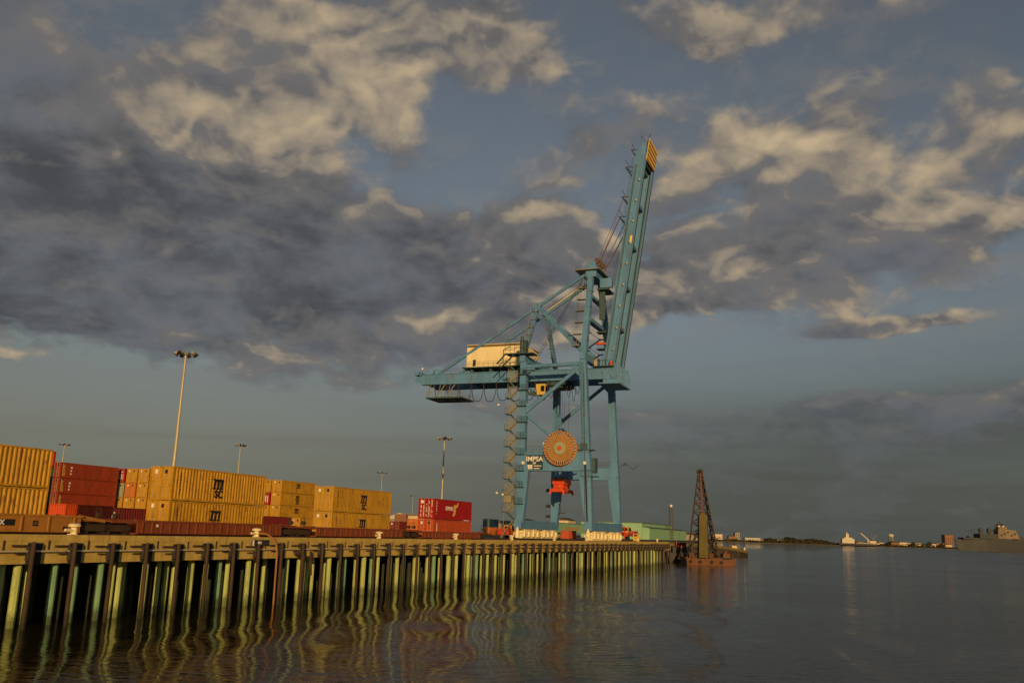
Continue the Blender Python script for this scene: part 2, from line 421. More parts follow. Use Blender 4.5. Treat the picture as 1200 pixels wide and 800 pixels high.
# ------------------------------------------------------------------ water, ground
def water():
    mt = bpy.data.materials.new('river water'); mt.use_nodes = True
    TREE[0] = mt.node_tree; nt = mt.node_tree
    p = nt.nodes['Principled BSDF']
    p.inputs['Base Color'].default_value = (.024, .019, .008, 1)
    p.inputs['Roughness'].default_value = .035
    p.inputs['IOR'].default_value = 1.33
    p.inputs['Specular IOR Level'].default_value = .30
    t = nt.nodes.new('ShaderNodeTexCoord')
    mp = nt.nodes.new('ShaderNodeMapping'); mp.inputs['Rotation'].default_value = (0, 0, R(-8)); mp.inputs['Scale'].default_value = (.42, 1.5, 1)
    nt.links.new(t.outputs['Object'], mp.inputs['Vector'])
    a = noise3(mp.outputs[0], .95, 4.0, .58, .5)
    mq = nt.nodes.new('ShaderNodeMapping'); mq.inputs['Rotation'].default_value = (0, 0, R(-4)); mq.inputs['Scale'].default_value = (.35, 1.9, 1)
    nt.links.new(t.outputs['Object'], mq.inputs['Vector'])
    b = noise3(mq.outputs[0], 1.35, 3.0, .5, .2)
    mr = nt.nodes.new('ShaderNodeMapping'); mr.inputs['Rotation'].default_value = (0, 0, R(5)); mr.inputs['Scale'].default_value = (.13, .62, 1)
    nt.links.new(t.outputs['Object'], mr.inputs['Vector'])
    d = noise3(mr.outputs[0], 1.0, 5.0, .58, .6)
    c = noise3(t.outputs['Object'], .19, 2.0, .5, .6)
    gust = step(noise3(t.outputs['Object'], .030, 4.0, .55, .4), .34, .66, .55, 1.0)
    # calmer in the lee of the wharf, ruffled by the wind in the open river
    sw = nt.nodes.new('ShaderNodeSeparateXYZ'); nt.links.new(t.outputs['Object'], sw.inputs[0])
    off = (V(sw.outputs[0]) - Q0.x) * -NX.x + (V(sw.outputs[1]) - Q0.y) * -NX.y
    wind = step(off + c * 14.0, 4.0, 44.0, 1.0, 2.3) + step(off, 120.0, 420.0, 0.0, 2.5)
    sl = ((V(sw.outputs[0]) + 2.0) / 9.0) * ((V(sw.outputs[0]) + 2.0) / 9.0) + ((V(sw.outputs[1]) - 58.0) / 24.0) * ((V(sw.outputs[1]) - 58.0) / 24.0)
    slick = 1.0 - mth('EXPONENT', sl * -1.0) * .62
    h = (a * .62 + b * .42) * gust * wind * slick + c * .15 + d * step(off, 14.0, 60.0, .15, 1.5)
    put(p.inputs['Roughness'], step(off + c * 12.0, 16.0, 120.0, .035, .26, kind='LINEAR') * (gust * .8 + .30))
    bm = nt.nodes.new('ShaderNodeBump'); bm.inputs['Strength'].default_value = .46; bm.inputs['Distance'].default_value = .20
    nt.links.new(h.k, bm.inputs['Height']); nt.links.new(bm.outputs[0], p.inputs['Normal'])
    # rings from the camera out to the horizon, real swell near by
    rs = []; r = 4.0
    while r < 420: rs.append(r); r *= 1.0085 if r > 20 else 1.03
    while r < 30000: rs.append(r); r *= 1.12
    angs = [-180 + 12 * i for i in range(11)] + [-60 + .30 * i for i in range(401)] + [72 + 12 * i for i in range(9)]
    n = len(angs)
    waves = []
    wr = random.Random(3)
    for i in range(34):
        L = 1.1 * 1.13 ** i * .62
        if L > 16: break
        th = R(70 + wr.gauss(0, 34)); k = 2 * math.pi / L
        waves.append((k * math.cos(th), k * math.sin(th), wr.random() * 6.28, .0030 * L ** .35 * (1.0 if L < 1.6 else .55), L))
    cx, cy = 7.0, 34.0
    vs = [(0, 0, -.02)]
    for r in rs:
        for a_ in angs:
            x, y = r * math.sin(R(a_)), r * math.cos(R(a_)); z = 0.0
            if r < 400:
                fade = min(1, (400 - r) / 200) * .8
                for kx, ky, ph, am, L in waves:
                    if L > r * .012: z += am * math.sin(kx * x + ky * y + ph)
                # the wash of a turning boat: curved ridges spreading from two patches of smooth water
                for cx, cy, k_, lam, am_, ry in ((-3.0, 44.0, 13.0, 5.2, .15, 2.0), (-6.0, 58.0, 5.0, 2.6, .05, 2.6), (6.0, 62.0, 13.0, 6.0, .30, 2.6)):
                    q = math.hypot(x - cx, (y - cy) / ry) + .9 * mnoise.noise((x * .10, y * .05, 3))
                    e = math.exp(-((q - k_) / (k_ * .5)) ** 2) * min(1.0, max(.25, ((x - Q0.x) * -NX.x + (y - Q0.y) * -NX.y - 3) / 14.0))
                    if e > .01: z += am_ * e * math.sin(q * 6.2832 / lam) * (.55 + .45 * mnoise.noise((x * .2, y * .1, 9)))
                z *= fade
            vs.append((x, y, z))
    fs = [(0, 1 + (i + 1) % n, 1 + i) for i in range(n)]
    for j in range(len(rs) - 1):
        for i in range(n):
            i2 = (i + 1) % n
            fs.append((1 + j * n + i, 1 + j * n + i2, 1 + (j + 1) * n + i2, 1 + (j + 1) * n + i))
    me = bpy.data.meshes.new('water'); me.from_pydata(vs, [], fs); me.shade_smooth(); me.materials.append(mt)
    o = bpy.data.objects.new('water', me); COL.objects.link(o); tag(o, 'dark rippled river water', None, None, 'structure')
water()
def struct(name, mb, mat, label):
    me = mesh_of(name, mb, M[mat], smooth=False); o = bpy.data.objects.new(name, me); COL.objects.link(o)
    tag(o, label, None, None, 'structure'); return o
QEND = 182.6
g = MB()
def slab(poly, z0, z1): g.prism([(W(s, t, 0).x, W(s, t, 0).y) for s, t in poly], z0, z1, 'z')
slab([(-140, 12.32), (QEND - 2, 12.32), (QEND + 6, 40), (486, 46), (520, 90), (1500, 620), (1500, 1200), (-140, 1200)], -3, DECK - .02)
struct('ground', g, 'asphalt', 'container yard ground behind the quay')
g = MB(); g.prism([(330, 2560), (1500, 2560), (2600, 2700), (2600, 5200), (330, 5200)], -2, 2.0, 'z')
struct('far_shore', g, 'earth', 'low far shore across the river')

# ------------------------------------------------------------------ quay
quay = Thing('quay', 'long concrete wharf on green piles with timber fender piles along its face', 'wharf', (20, 0, 0))
b = MB(); b.box(-60, QEND, .0, 1.2, 3.72, DECK - .003); quay.part('cap_beam', b, 'cap', smooth=False)
b = MB(); b.box(-60, QEND, 1.2, 12.3, 4.35, DECK - .004); quay.part('deck', b, 'deckc', smooth=False)
b = MB(); b.box(-60, QEND, -.03, .45, DECK - .22, DECK + .19); quay.part('kerb', b, 'cap', smooth=False)
for z_, t_, r_ in ((4.46, -.24, .06),):
    b = MB(); b.tube((-60, t_, z_), (QEND, t_, z_), r_, n=8); quay.part('wale_pipe', b, 'pipe')
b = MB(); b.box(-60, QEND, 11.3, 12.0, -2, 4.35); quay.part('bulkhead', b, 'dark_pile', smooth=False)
def pile_mesh(w, z0, z1, mat, n=8):
    b = MB(); b.lathe([(w / 2 * 1.04, z0), (w / 2, (z0 + z1) / 2), (w / 2, z1)], n=n); return mesh_of('support_pile', b, M[mat])
pmsh = {k: pile_mesh(.46, -3, 4.38, k) for k in ('concrete_pile', 'teal_pile')}
known = [-5.2, -3.3, -1.6, -.47, 2.3, 4.2, 5.9, 7.4, 8.05, 9.9, 11.7, 15.1, 16.8, 18.3, 21.5, 26.8, 28.4, 30.4, 33.2, 35.8, 36.7, 38.3, 39.5, 41.3, 42.3, 45, 45.8, 48.8, 50.5, 52]
while known[-1] < QEND - 2: known.append(known[-1] + rnd.choice([1.3, 1.6, 1.9, 2.3]))
extra_s = [-2.4, 1.3, 3.3, 6.6, 9.1, 13.3, 14.2, 19.7, 23.2, 25.1, 31.7, 34.6, 43.5, 47.2] + known[98:]
known = known[:98]
pale = MB()
for s_ in extra_s: pale.lathe([(.22, -3), (.215, 4.36)], (s_, .95 + rnd.choice([.1, .5, .9]), 0), 8)
quay.part('support_pile', pale, 'concrete_pile', kind='stuff', label='further pale green piles just behind the front row')
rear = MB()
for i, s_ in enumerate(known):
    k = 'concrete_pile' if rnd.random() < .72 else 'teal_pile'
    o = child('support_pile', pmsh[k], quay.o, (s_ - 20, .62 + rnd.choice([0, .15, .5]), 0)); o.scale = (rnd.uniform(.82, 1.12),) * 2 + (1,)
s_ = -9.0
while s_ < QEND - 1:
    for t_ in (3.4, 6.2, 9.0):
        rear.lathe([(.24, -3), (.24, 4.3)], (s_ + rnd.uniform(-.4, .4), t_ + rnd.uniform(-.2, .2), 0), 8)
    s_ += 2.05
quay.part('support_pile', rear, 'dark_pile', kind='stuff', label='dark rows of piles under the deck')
fb = MB(); fb.tube((0, -.60, -3), (0, -.55, 4.98), .15, .135, 10); fme = mesh_of('fender_pile', fb, M['timber'])
bb = MB(); bb.box(-.12, .12, -.42, -.112, 3.9, 4.7); bb.box(.04, 1.02, -.11, -.002, 3.66, 4.93); bme = mesh_of('fender_block_and_shadow', bb, M['rubber'])  # spacer block, then a dark panel standing for the pile's shadow on the wall
wb = MB(); wb.box(-1.05, .02, -.16, -.003, 4.68, 4.80); wb.box(-.75, .02, -.16, -.003, 4.22, 4.30); wme = mesh_of('wale', wb, M['timber'])
hb = MB(); hb.box(1.50, 1.58, -.06, -.002, 4.52, 5.1); hme = mesh_of('hanger_bar', hb, M['timber'])
k = -3
while -.63 + 3.08 * k < QEND:
    f = child('fender_pile', fme, quay.o, (-.63 + 3.08 * k - 20, 0, rnd.uniform(-.06, .06)))
    f.rotation_euler = (0, R(rnd.uniform(-.5, .5)), 0)
    child('fender_block_and_shadow', bme, f); child('wale', wme, f); child('hanger_bar', hme, f)
    k += 1
b = MB(); b.box(27.0, 27.25, -.75, -.45, -3, 4.0); b.beam((26.0, -.5, 4.1), (29.0, -.4, 3.6), .22, .22); b.beam((28.4, -.5, 4.3), (28.5, -.6, 2.2), .16)
quay.part('broken_timber', b, 'timber')
b = MB(); b.box(20.6, 22.9, -.05, .0, 4.72, 5.22)
fr = quay.part('access_recess', b, 'steel')
b = MB(); b.box(20.7, 20.85, -.10, -.052, 4.7, 5.2); b.box(21.4, 21.8, -.10, -.052, 4.8, 5.1); quay.part('ladder', b, 'white', parent=fr)

# rails
def rail_thing(label, ts, s1, name='rail_track', cat='rails'):
    b = MB()
    for t_ in ts: b.box(-60, s1, t_ - .04, t_ + .04, DECK + .0, DECK + .10)
    th = Thing(name, label, cat, (40, ts[0], DECK)); th.part('rail', b, 'rail')
rail_thing('steel railway track under the double stack railcars', (8.5, 9.94), QEND - 4)
rail_thing('waterside crane rail near the quay edge', (3.5,), QEND - 4, 'crane_rail', 'rail')
rail_thing('landside crane rail behind the railcars', (18.1,), QEND - 8, 'crane_rail', 'rail')

# bollards
def bollard():
    th = Thing('mooring_bollard', '', 'bollard', (0, .85, DECK), 'cream bollards along the quay edge')
    b = MB(); b.lathe([(.40, 0), (.40, .06), (.24, .10), (.20, .30), (.20, .52), (.38, .60), (.40, .70), (.30, .78), (.05, .80)], (0, 0, 0)); th.part('post', b, 'cream', local=True)
    b = MB(); b.tube((-.75, -.05, .38), (.1, -.05, .30), .09, .12); b.tube((-.4, -.1, .14), (-.4, -.1, .02), .14, .2); th.part('horn', b, 'cream', local=True)
    return th.o
bsrc = bollard()
blabs = [(3.6, 'cream bollard on the quay edge in front of the faded yellow brown railcar end'), (22.4, 'cream bollard on the quay edge with a brown hose slung from it'),
         (42.8, 'cream bollard on the quay edge below the stack of two yellow containers right of the tripod gap'),
         (61.6, 'cream bollard on the quay edge below the crimson container'), (80.4, 'cream bollard on the quay edge just past the crimson container stack'),
         (99.0, 'cream bollard on the quay edge midway between crimson container and crane'), (116.6, 'cream bollard on the quay edge just before the crane wheels'),
         (155.0, 'cream bollard on the quay edge just beyond the crane wheels'), (174, 'last cream bollard near the far end of the quay')]
blabs[2] = (42.8, 'cream bollard on the quay edge under the second pair of lettered yellow containers')
for i, (s_, l_) in enumerate(blabs):
    o = bsrc if i == 0 else copy_tree(bsrc)
    o.location = W(s_, .95, DECK + .10); o['label'] = l_
pts = [(22.45, .75, 5.75), (22.9, .3, 5.7), (23.3, -.1, 5.35), (23.5, -.35, 4.8), (23.55, -.45, 4.0), (23.5, -.5, 2.5), (23.55, -.5, .0), (23.5, -.5, -.6)]
b = MB(); b.path(pts, .085, 8)
th = Thing('hose', 'brown hose hanging from a bollard down the quay face into the water', 'hose', (22.45, .75, DECK)); th.part('hose_line', b, pm('brown rubber hose', (.30, .13, .04), .6))

# ------------------------------------------------------------------ containers
CW = 2.44
def cor_side(x0, x1, y, sgn, z0, z1, pitch, depth, mb):
    """one corrugated wall along x; sgn +1 faces +y"""
    n = max(2, int(round((x1 - x0) / pitch))); p = (x1 - x0) / n; pr = []
    for i in range(n):
        a = x0 + i * p
        pr += [(a, 0), (a + p * .30, 0), (a + p * .5, depth), (a + p * .80, depth)]
    pr.append((x1, 0)); o = len(mb.v)
    for x, d in pr:
        mb.v.append((x, y - sgn * d, z0)); mb.v.append((x, y - sgn * d, z1))
    for i in range(len(pr) - 1): mb.f.append((o + 2 * i, o + 2 * i + 2, o + 2 * i + 3, o + 2 * i + 1))
def cor_end(y0, y1, x, sgn, z0, z1, pitch, depth, mb):
    n = max(2, int(round((y1 - y0) / pitch))); p = (y1 - y0) / n; pr = []
    for i in range(n):
        a = y0 + i * p
        pr += [(a, 0), (a + p * .30, 0), (a + p * .5, depth), (a + p * .80, depth)]
    pr.append((y1, 0)); o = len(mb.v)
    for y, d in pr:
        mb.v.append((x - sgn * d, y, z0)); mb.v.append((x - sgn * d, y, z1))
    for i in range(len(pr) - 1): mb.f.append((o + 2 * i, o + 2 * i + 2, o + 2 * i + 3, o + 2 * i + 1))
CACHE = {}
def container(s, t, z, L, H, mat, label, group, doors=True, pitch=.40, bottom_rail=None, door_mat=None):
    key = (round(L, 2), round(H, 2), mat, doors, pitch)
    th = Thing('shipping_container', label, 'container', (s, t, z), group)
    if key not in CACHE:
        w = MB()
        cor_side(.12, L - .12, .02, -1, .16, H - .1, pitch, .028 if pitch < .36 else .062, w)
        cor_side(.12, L - .12, CW - .05, 1, .16, H - .1, pitch, .05, w)
        if not doors: cor_end(.1, CW - .1, .05, -1, .16, H - .1, .3, .05, w)
        cor_end(.1, CW - .1, L - .05, 1, .16, H - .1, .3, .05, w)
        w.box(.06, L - .06, .06, CW - .06, H - .07, H - .02)
        w.box(.06, L - .06, .06, CW - .06, .10, .15)
        f = MB()
        for y0 in (0, CW - .12):
            f.box(.14, L - .14, y0, y0 + .12, H - .11, H - .004); f.box(.14, L - .14, y0, y0 + .12, .03, .17)
        for x0 in (0, L - .14):
            f.box(x0, x0 + .14, .16, CW - .16, H - .11, H - .004); f.box(x0, x0 + .14, .16, CW - .16, .03, .17)
            for y0 in (0, CW - .16):
                f.box(x0, x0 + .14, y0, y0 + .16, .12, H - .12)
                for z0 in (0, H - .12): f.box(x0 - .006 if x0 == 0 else x0, x0 + (.17 if x0 == 0 else .146), y0 - (.006 if y0 == 0 else 0), y0 + (.16 if y0 == 0 else .166), z0, z0 + .12)
        parts = [('body', mesh_of('body', w, M[mat])), ('frame', mesh_of('frame', f, M[mat]))]
        dd = []
        if doors:
            for y0, y1 in ((.165, 1.205), (1.235, 2.275)):
                d = MB(); d.box(.035, .085, y0, y1, .18, H - .12)
                for q in range(3): d.box(.018, .035, y0 + .08, y1 - .08, .26 + q * (H - .42) / 3, .26 + (q + 1) * (H - .42) / 3 - .1)
                r = MB()
                for yy in (y0 + .3, y1 - .3):
                    r.tube((-.005, yy, .1), (-.005, yy, H - .06), .022, n=6)
                    r.box(-.03, .02, yy - .05, yy + .22, H * .42, H * .42 + .05)
                    for zq in (.12, .36, .62, .88): r.box(-.02, .018, yy - .05, yy + .05, H * zq, H * zq + .05)
                k_ = MB(); k_.box(.012, .017, y0 + .45, y1 - .30, H - .62, H - .28)
                dd.append((mesh_of('door', d, M[door_mat or mat]), mesh_of('lock_rods', r, M['rod']), mesh_of('placard', k_, M['black' if y0 < 1 else 'white'])))
        CACHE[key] = (parts, dd)
    parts, dd = CACHE[key]
    for nme, me in parts: child(nme, me, th.o)
    for dm, rm, km in dd:
        d = child('door', dm, th.o); child('lock_rods', rm, d); child('placard', km, d)
    return th
def logo_msc(th, x, zt, k=1.0, two=True):
    """the block m over SC on the container's side that faces the river"""
    mb = MB(); h = .66 * k; p = .42 * k
    for i in range(3):
        a = x - .66 * k + i * p
        mb.prism([(a, zt - h), (a + .19 * k, zt - h), (a + .27 * k, zt), (a + .08 * k, zt)], -.02 - .001 * i, .03)
        mb.box(a - .10 * k, a + .26 * k, -.024 - .001 * i, .03, zt - h - .07 * k, zt - h + .015 * k)
        if i < 2: mb.prism([(a + .25 * k, zt - .17 * k), (a + p + .10 * k, zt - .05 * k), (a + p + .10 * k, zt + .0), (a + .25 * k, zt - .04 * k)], -.0285, .03)
    mb.box(x - .80 * k, x - .42 * k, -.027, .03, zt - .02 * k, zt + .06 * k)
    mb.box(x - .36 * k, x + .46 * k, -.027, .03, zt - .035 * k, zt + .06 * k)
    th.part('logo', mb, 'black', local=True)
    if two: add_text('SC', .82 * k, 'black', th.o, (x, -.012, zt - h - .72 * k), bold=.028 * k, name='logo')
def marks(th, x, z1, cols, n, mat='white', sz=.11, gap=.20, y=-.012):
    r = random.Random(int(x * 100)); mb = MB()
    for c in range(cols):
        for i in range(n):
            if r.random() < .16: continue
            mb.box(x + c * .30, x + c * .30 + sz * r.uniform(.7, 1.4), y, y + .02, z1 - i * gap - sz, z1 - i * gap)
    th.part('markings', mb, mat, local=True)
GT = 'containers double stacked on the railcars'
GY = 'containers stacked in the yard'
T = 8.0
c = container(-5.6, T, 5.70, 13.0, 2.76, 'yellow', 'yellow container in the leftmost railcar, lower of its pair', GT, pitch=.37)
c = container(-5.6, T, 8.48, 13.0, 2.78, 'yellow', 'yellow container on top of the leftmost railcar pair', GT, pitch=.37)
c = container(19.7, T, 5.42, 12.8, 2.78, 'yellow', 'lettered yellow container sunk in the middle brown railcar, lower of its pair', GT)
logo_msc(c, 6.0, 2.05, 1.15, True); marks(c, .9, 2.3, 1, 6, 'black')
c = container(19.7, T, 8.22, 12.85, 2.84, 'yellow', 'lettered yellow container on top of the pair in the middle brown railcar', GT)
logo_msc(c, 6.0, 2.05, 1.15, True); marks(c, .9, 2.4, 1, 10, 'black')
c = container(44.6, T, 5.38, 12.9, 2.68, 'yellow2', 'smooth yellow lettered container low in the railcar under the lighter stack', GT, pitch=.30)
c.o['label'] = 'lower lettered yellow container of the pair left of the crimson one'
logo_msc(c, 6.6, 1.95, 1.15, True); marks(c, .9, 2.2, 1, 8, 'black')
c = container(44.6, T, 8.08, 12.95, 2.74, 'yellow2', 'upper lettered yellow container of the pair left of the crimson one', GT, pitch=.30)
logo_msc(c, 6.6, 2.0, 1.15, True); marks(c, .9, 2.4, 1, 10, 'black')
c = container(69.5, T, 5.28, 12.25, 2.58, 'orange_red', 'orange red container in the railcar beneath the crimson container', GT, pitch=.34)
marks(c, .9, 2.1, 1, 8, sz=.2, gap=.22)
def end_marks(c, cols, n, H):
    r = random.Random(5); mb = MB()
    for q in range(cols):
        for i in range(n):
            if r.random() > .2: mb.box(-.03, -.019, 2.1 - q * .42 - .12 * r.uniform(.7, 1.3), 2.1 - q * .42, H - .3 - i * .19, H - .18 - i * .19)
    c.part('markings', mb, 'white', local=True)
c = container(69.5, T, 7.89, 12.3, 2.75, 'red', 'crimson container with white lettering on its doors and a pale winged emblem', GT, pitch=.34)
end_marks(c, 5, 12, 2.75); marks(c, .6, 2.4, 1, 9, sz=.14)
add_text('mwu', 1.15, 'white', c.o, (4.6, -.012, 1.30), bold=.02, name='lettering')
e = MB()
e.prism([(5.85, .55), (6.45, .60), (6.85, 1.25), (6.65, 1.50), (6.25, 1.20)], -.015, .03)
e.prism([(6.05, 1.25), (6.75, 1.55), (7.25, 2.25), (6.80, 2.05), (6.25, 2.15)], -.016, .031)
e.prism([(7.05, 1.75), (7.35, 1.80), (7.60, 2.5), (7.35, 2.35)], -.014, .029)
c.part('emblem', e, 'cabyellow', local=True)
b = MB(); b.box(9.6, 11.4, -.012, .01, .02, .12); c.part('markings', b, 'white', local=True)

# the second track and the yard
c = container(7.75, 15.0, 5.25, 6.06, 2.59, 'green', 'dark green container at ground level behind the leftmost railcar', GY)
c = container(7.75, 15.0, 7.85, 6.06, 2.58, 'green', 'dark green container peeping past the right edge of the leftmost yellow pair', GY)
c = container(7.75, 15.0, 10.44, 6.06, 1.3, 'red', 'low crimson half height container on top of the dark green container', GY, doors=False)
c = container(27.5, 28.2, 5.25, 6.06, 2.59, 'vermilion', 'short vermilion container on the ground in front of the brick red stack', GY, doors=False, pitch=.26)
c = container(34.2, 35.5, 5.25, 12.2, 2.59, 'maroon', 'maroon container on the ground beneath the mixed stack of door ends', GY)
b = MB(); b.prism([(6.4, 1.3), (6.8, 1.3), (7.1, 2.0), (6.9, 2.1)], -.015, .03); c.part('markings', b, 'white', local=True)
c = container(79.0, 47.8, 5.25, 14.6, 2.59, 'maroon', 'maroon container on the ground beneath the tall yellow yard stack', GY)
c = container(104, 53.0, 5.25, 12.2, 2.59, 'yellow2', 'yellow container with its doors showing', GY)
c.o['label'] = 'yellow container showing its doors low between two yellow stacks'
TIERN = ['bottom', 'second', 'third', 'top']
for k_ in range(4):
    c = container(72.2, 79.6, 5.25 + 2.59 * k_, 12.6, 2.57, 'brick', f'brick red container, {TIERN[k_]} of the brick red yard stack', GY, pitch=.3)
    marks(c, .35, 2.3, 2, 10, 'cabyellow', sz=.16, gap=.2)
    if k_ > 1: marks(c, 2.0, 2.2, 1, 7, sz=.3, gap=.26)
rows = [('red', 'greygreen', 'yellow2', 'yellow2'), ('yellow', 'orange', 'yellow2', 'yellow2'), ('yellow', 'yellow2', 'yellow', 'yellow2')]
rn = ['leftmost', 'middle', 'rightmost']
cn = {'red': 'crimson', 'greygreen': 'grey green', 'yellow': 'yellow', 'yellow2': 'faded yellow', 'orange': 'orange'}
for r_ in range(3):
    for k_ in range(4):
        mt_ = rows[r_][3 - k_]
        c = container(86.2, 79.4 - 2.78 * r_, 5.25 + 2.59 * k_, 12.2, 2.57, mt_, f'{cn[mt_]} container, {TIERN[k_]} in the {rn[r_]} column beside the brick red stack', GY)
        if mt_ == 'red':
            mk = MB(); mk.box(-.03, -.012, .5, 1.1, 1.9, 2.05); mk.box(-.03, -.012, 1.4, 1.9, 1.9, 2.0)
            for q in range(5): mk.box(-.03, -.012, .4 + q * .35, .52 + q * .35, .6, 1.6)
            c.part('markings', mk, 'white', local=True)
for k_ in range(4):
    c = container(116.4, 66.9, 5.25 + 2.59 * k_, 12.6, 2.57, 'yellow', f'lettered yellow container, {TIERN[k_]} of the tall stack left of the lettered pair nearest the crane', GY, pitch=.3)
    c.o['label'] = f'yellow container, {TIERN[k_]} of the yard stack between the two lettered pairs'
    logo_msc(c, 6.0, 2.0 if k_ != 2 else 2.1, 1.2, k_ == 2)
    mt_ = ['yellow2', 'yellow2', 'red', 'yellow'][k_]
    c = container(116.4, 69.7, 5.25 + 2.59 * k_, 12.6, 2.57, mt_, f'{cn[mt_]} container end, {TIERN[k_]} of the column left of the stack between lettered pairs', GY)
    if mt_ == 'red':
        mk = MB()
        for q in range(4): mk.box(-.03, -.012, .4 + q * .5, .6 + q * .5, .5 + .2 * (q % 2), 1.9)
        c.part('markings', mk, 'white', local=True)
for k_ in range(3):
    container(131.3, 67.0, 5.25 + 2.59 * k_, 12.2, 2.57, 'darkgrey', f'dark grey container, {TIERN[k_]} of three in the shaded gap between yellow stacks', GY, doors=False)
container(107.5, 27.5, 5.25, 6.06, 2.5, 'yellow2', 'short yellow container just right of the crimson and orange red pair', GY)
container(108.5, 30.5, 5.25, 12.2, 3.1, 'orange', 'tall orange container behind the short yellow one right of the crimson pair', GY, doors=False)
container(225.5, 66.0, 5.25, 7.2, 2.57, 'orange', 'orange container beneath the dark blue container left of the crane', GY)
container(225.5, 66.0, 7.84, 7.2, 2.57, 'blue', 'dark blue container with teal doors on the orange container left of the crane', GY, door_mat='teal')
container(150.5, 58.6, 5.25, 6.06, 2.57, 'yellow2', 'small yellow container far back between yellow pair and crimson pair', GY)
container(112.5, 36.5, 5.25, 12.2, 2.57, 'maroon', 'maroon container just left of and behind the crimson pair', GY)
container(190, 28.0, 5.25, 6.06, 2.2, 'orange_red', 'orange red container on the ground under the crane between its wheel sets', GY, doors=False)

# ------------------------------------------------------------------ railcars
GR = 'articulated well cars on the quay track'
def wheelset_truck(parent, th, s):
    """a three piece truck under the joint of two cars"""
    for dt in (.28, 2.0):
        f = MB(); f.prism([(s - 1.35, DECK + .42), (s - .5, DECK + .30), (s + .5, DECK + .30), (s + 1.35, DECK + .42), (s + 1.35, DECK + .66), (s + .6, DECK + .82), (s - .6, DECK + .82), (s - 1.35, DECK + .66)], T + dt, T + dt + .16)
        f.tube((s - .2, T + dt + .08, DECK + .34), (s - .2, T + dt + .08, DECK + .72), .09); f.tube((s + .2, T + dt + .08, DECK + .34), (s + .2, T + dt + .08, DECK + .72), .09)
        fr = th.part('bogie_frame', f, 'truckblack', parent=parent)
    for ds in (-.89, .89):
        w = MB()
        for t_ in (T + .46, T + 1.90): w.tube((s + ds, t_ - .06, DECK + .53), (s + ds, t_ + .06, DECK + .53), .43, n=16)
        w.tube((s + ds, T + .3, DECK + .53), (s + ds, T + 2.1, DECK + .53), .09)
        th.part('wheelset', w, 'truckblack', parent=parent)
def well_car(s0, s1, mat, label, posts, ztop):
    th = Thing('well_car', label, 'railcar', ((s0 + s1) / 2, T + 1.2, DECK), GR)
    zb = DECK + .24
    for t_, sg in ((T - .16, -1), (T + CW + .04, 1)):
        b = MB(); b.box(s0, s1, t_, t_ + .12, zb, ztop - .14)
        th.part('side_sill', b, mat, smooth=False)
        b = MB(); b.box(s0 - .2, s1 + .2, t_ - .05, t_ + .17, ztop - .14, ztop); b.box(s0, s1, t_ - .04, t_ + .16, zb - .05, zb)
        x = s0 + posts * .5
        while x < s1:
            b.box(x - .06, x + .06, t_ - .10 if sg < 0 else t_ + .125, t_ - .002 if sg < 0 else t_ + .22, zb, ztop - .145); x += posts
        th.part('side_rib', b, mat, smooth=False)
    b = MB(); b.box(s0, s1, T + .02, T + CW - .02, zb - .12, zb - .02); th.part('well_floor', b, mat)
    for sa, sb in ((s0 - 2.5, s0), (s1, s1 + 2.5)):
        b = MB(); b.box(sa, sb, T + .15, T + 2.3, DECK + 1.0, DECK + 1.14)
        inner, outer = (sb, sa) if sb == s0 else (sa, sb)
        for t_ in (T + .0, T + 2.3): b.beam((inner, t_ + .06, ztop - .1), (outer, t_ + .06, DECK + 1.06), .16, .34, .14, .2)
        b.beam((sa, T + 1.2, DECK + .86), (sb, T + 1.2, DECK + .86), .4, .3)
        e = th.part('end_platform', b, mat)
        h = MB()
        x_ = outer * .8 + inner * .2
        h.path([(x_, T + .05, DECK + 1.1), (x_, T + .05, DECK + 2.0), (x_, T + .55, DECK + 2.0), (x_, T + .55, DECK + 1.1)], .03)
        h.tube((x_ - .25, T + .15, DECK + 1.5), (x_ + .1, T + .15, DECK + 1.5), .2, n=12)
        th.part('brake_rigging', h, 'truckblack', parent=e)
    return th
ca = well_car(-16.0, 10.5, 'wellorange', 'faded yellow brown well car at the left with black numbers on its side', 2.25, 6.66)
p_ = MB(); p_.box(2.1, 4.9, T - .172, T - .162, 5.85, 6.28); pan = ca.part('reporting_panel', p_, 'black')
add_text('TTX', .46, 'white', ca.o, (3.6 - ca.loc.x, -1.2 - .18, .66), bold=.02)
add_text('52', .5, 'black', ca.o, (6.55 - ca.loc.x, -1.2 - .175, .62), bold=.02)
p_ = MB(); p_.box(8.95, 9.35, T - .175, T - .162, 5.62, 5.85); ca.part('placard', p_, 'black')
cb = well_car(16.2, 35.4, 'wellbrown', 'oxide brown ribbed well car carrying the first lettered yellow pair', 1.05, 6.50)
p_ = MB(); p_.box(18.25, 18.5, T - .172, T - .162, 5.98, 6.18); cb.part('placard', p_, 'white')
cc = well_car(41.6, 60.8, 'wellbrown', 'oxide brown ribbed well car carrying the second lettered yellow pair', 1.05, 6.38)
cd = well_car(66.2, 84.6, 'wellbrown', 'oxide brown ribbed well car carrying the crimson container', 1.05, 6.26)
for th_, ss in ((ca, (12.4, 14.6)), (cb, (37.2,)), (cc, (39.9, 62.6)), (cd, (64.7, 86.4))):
    for s_ in ss: wheelset_truck(th_.o, th_, s_)

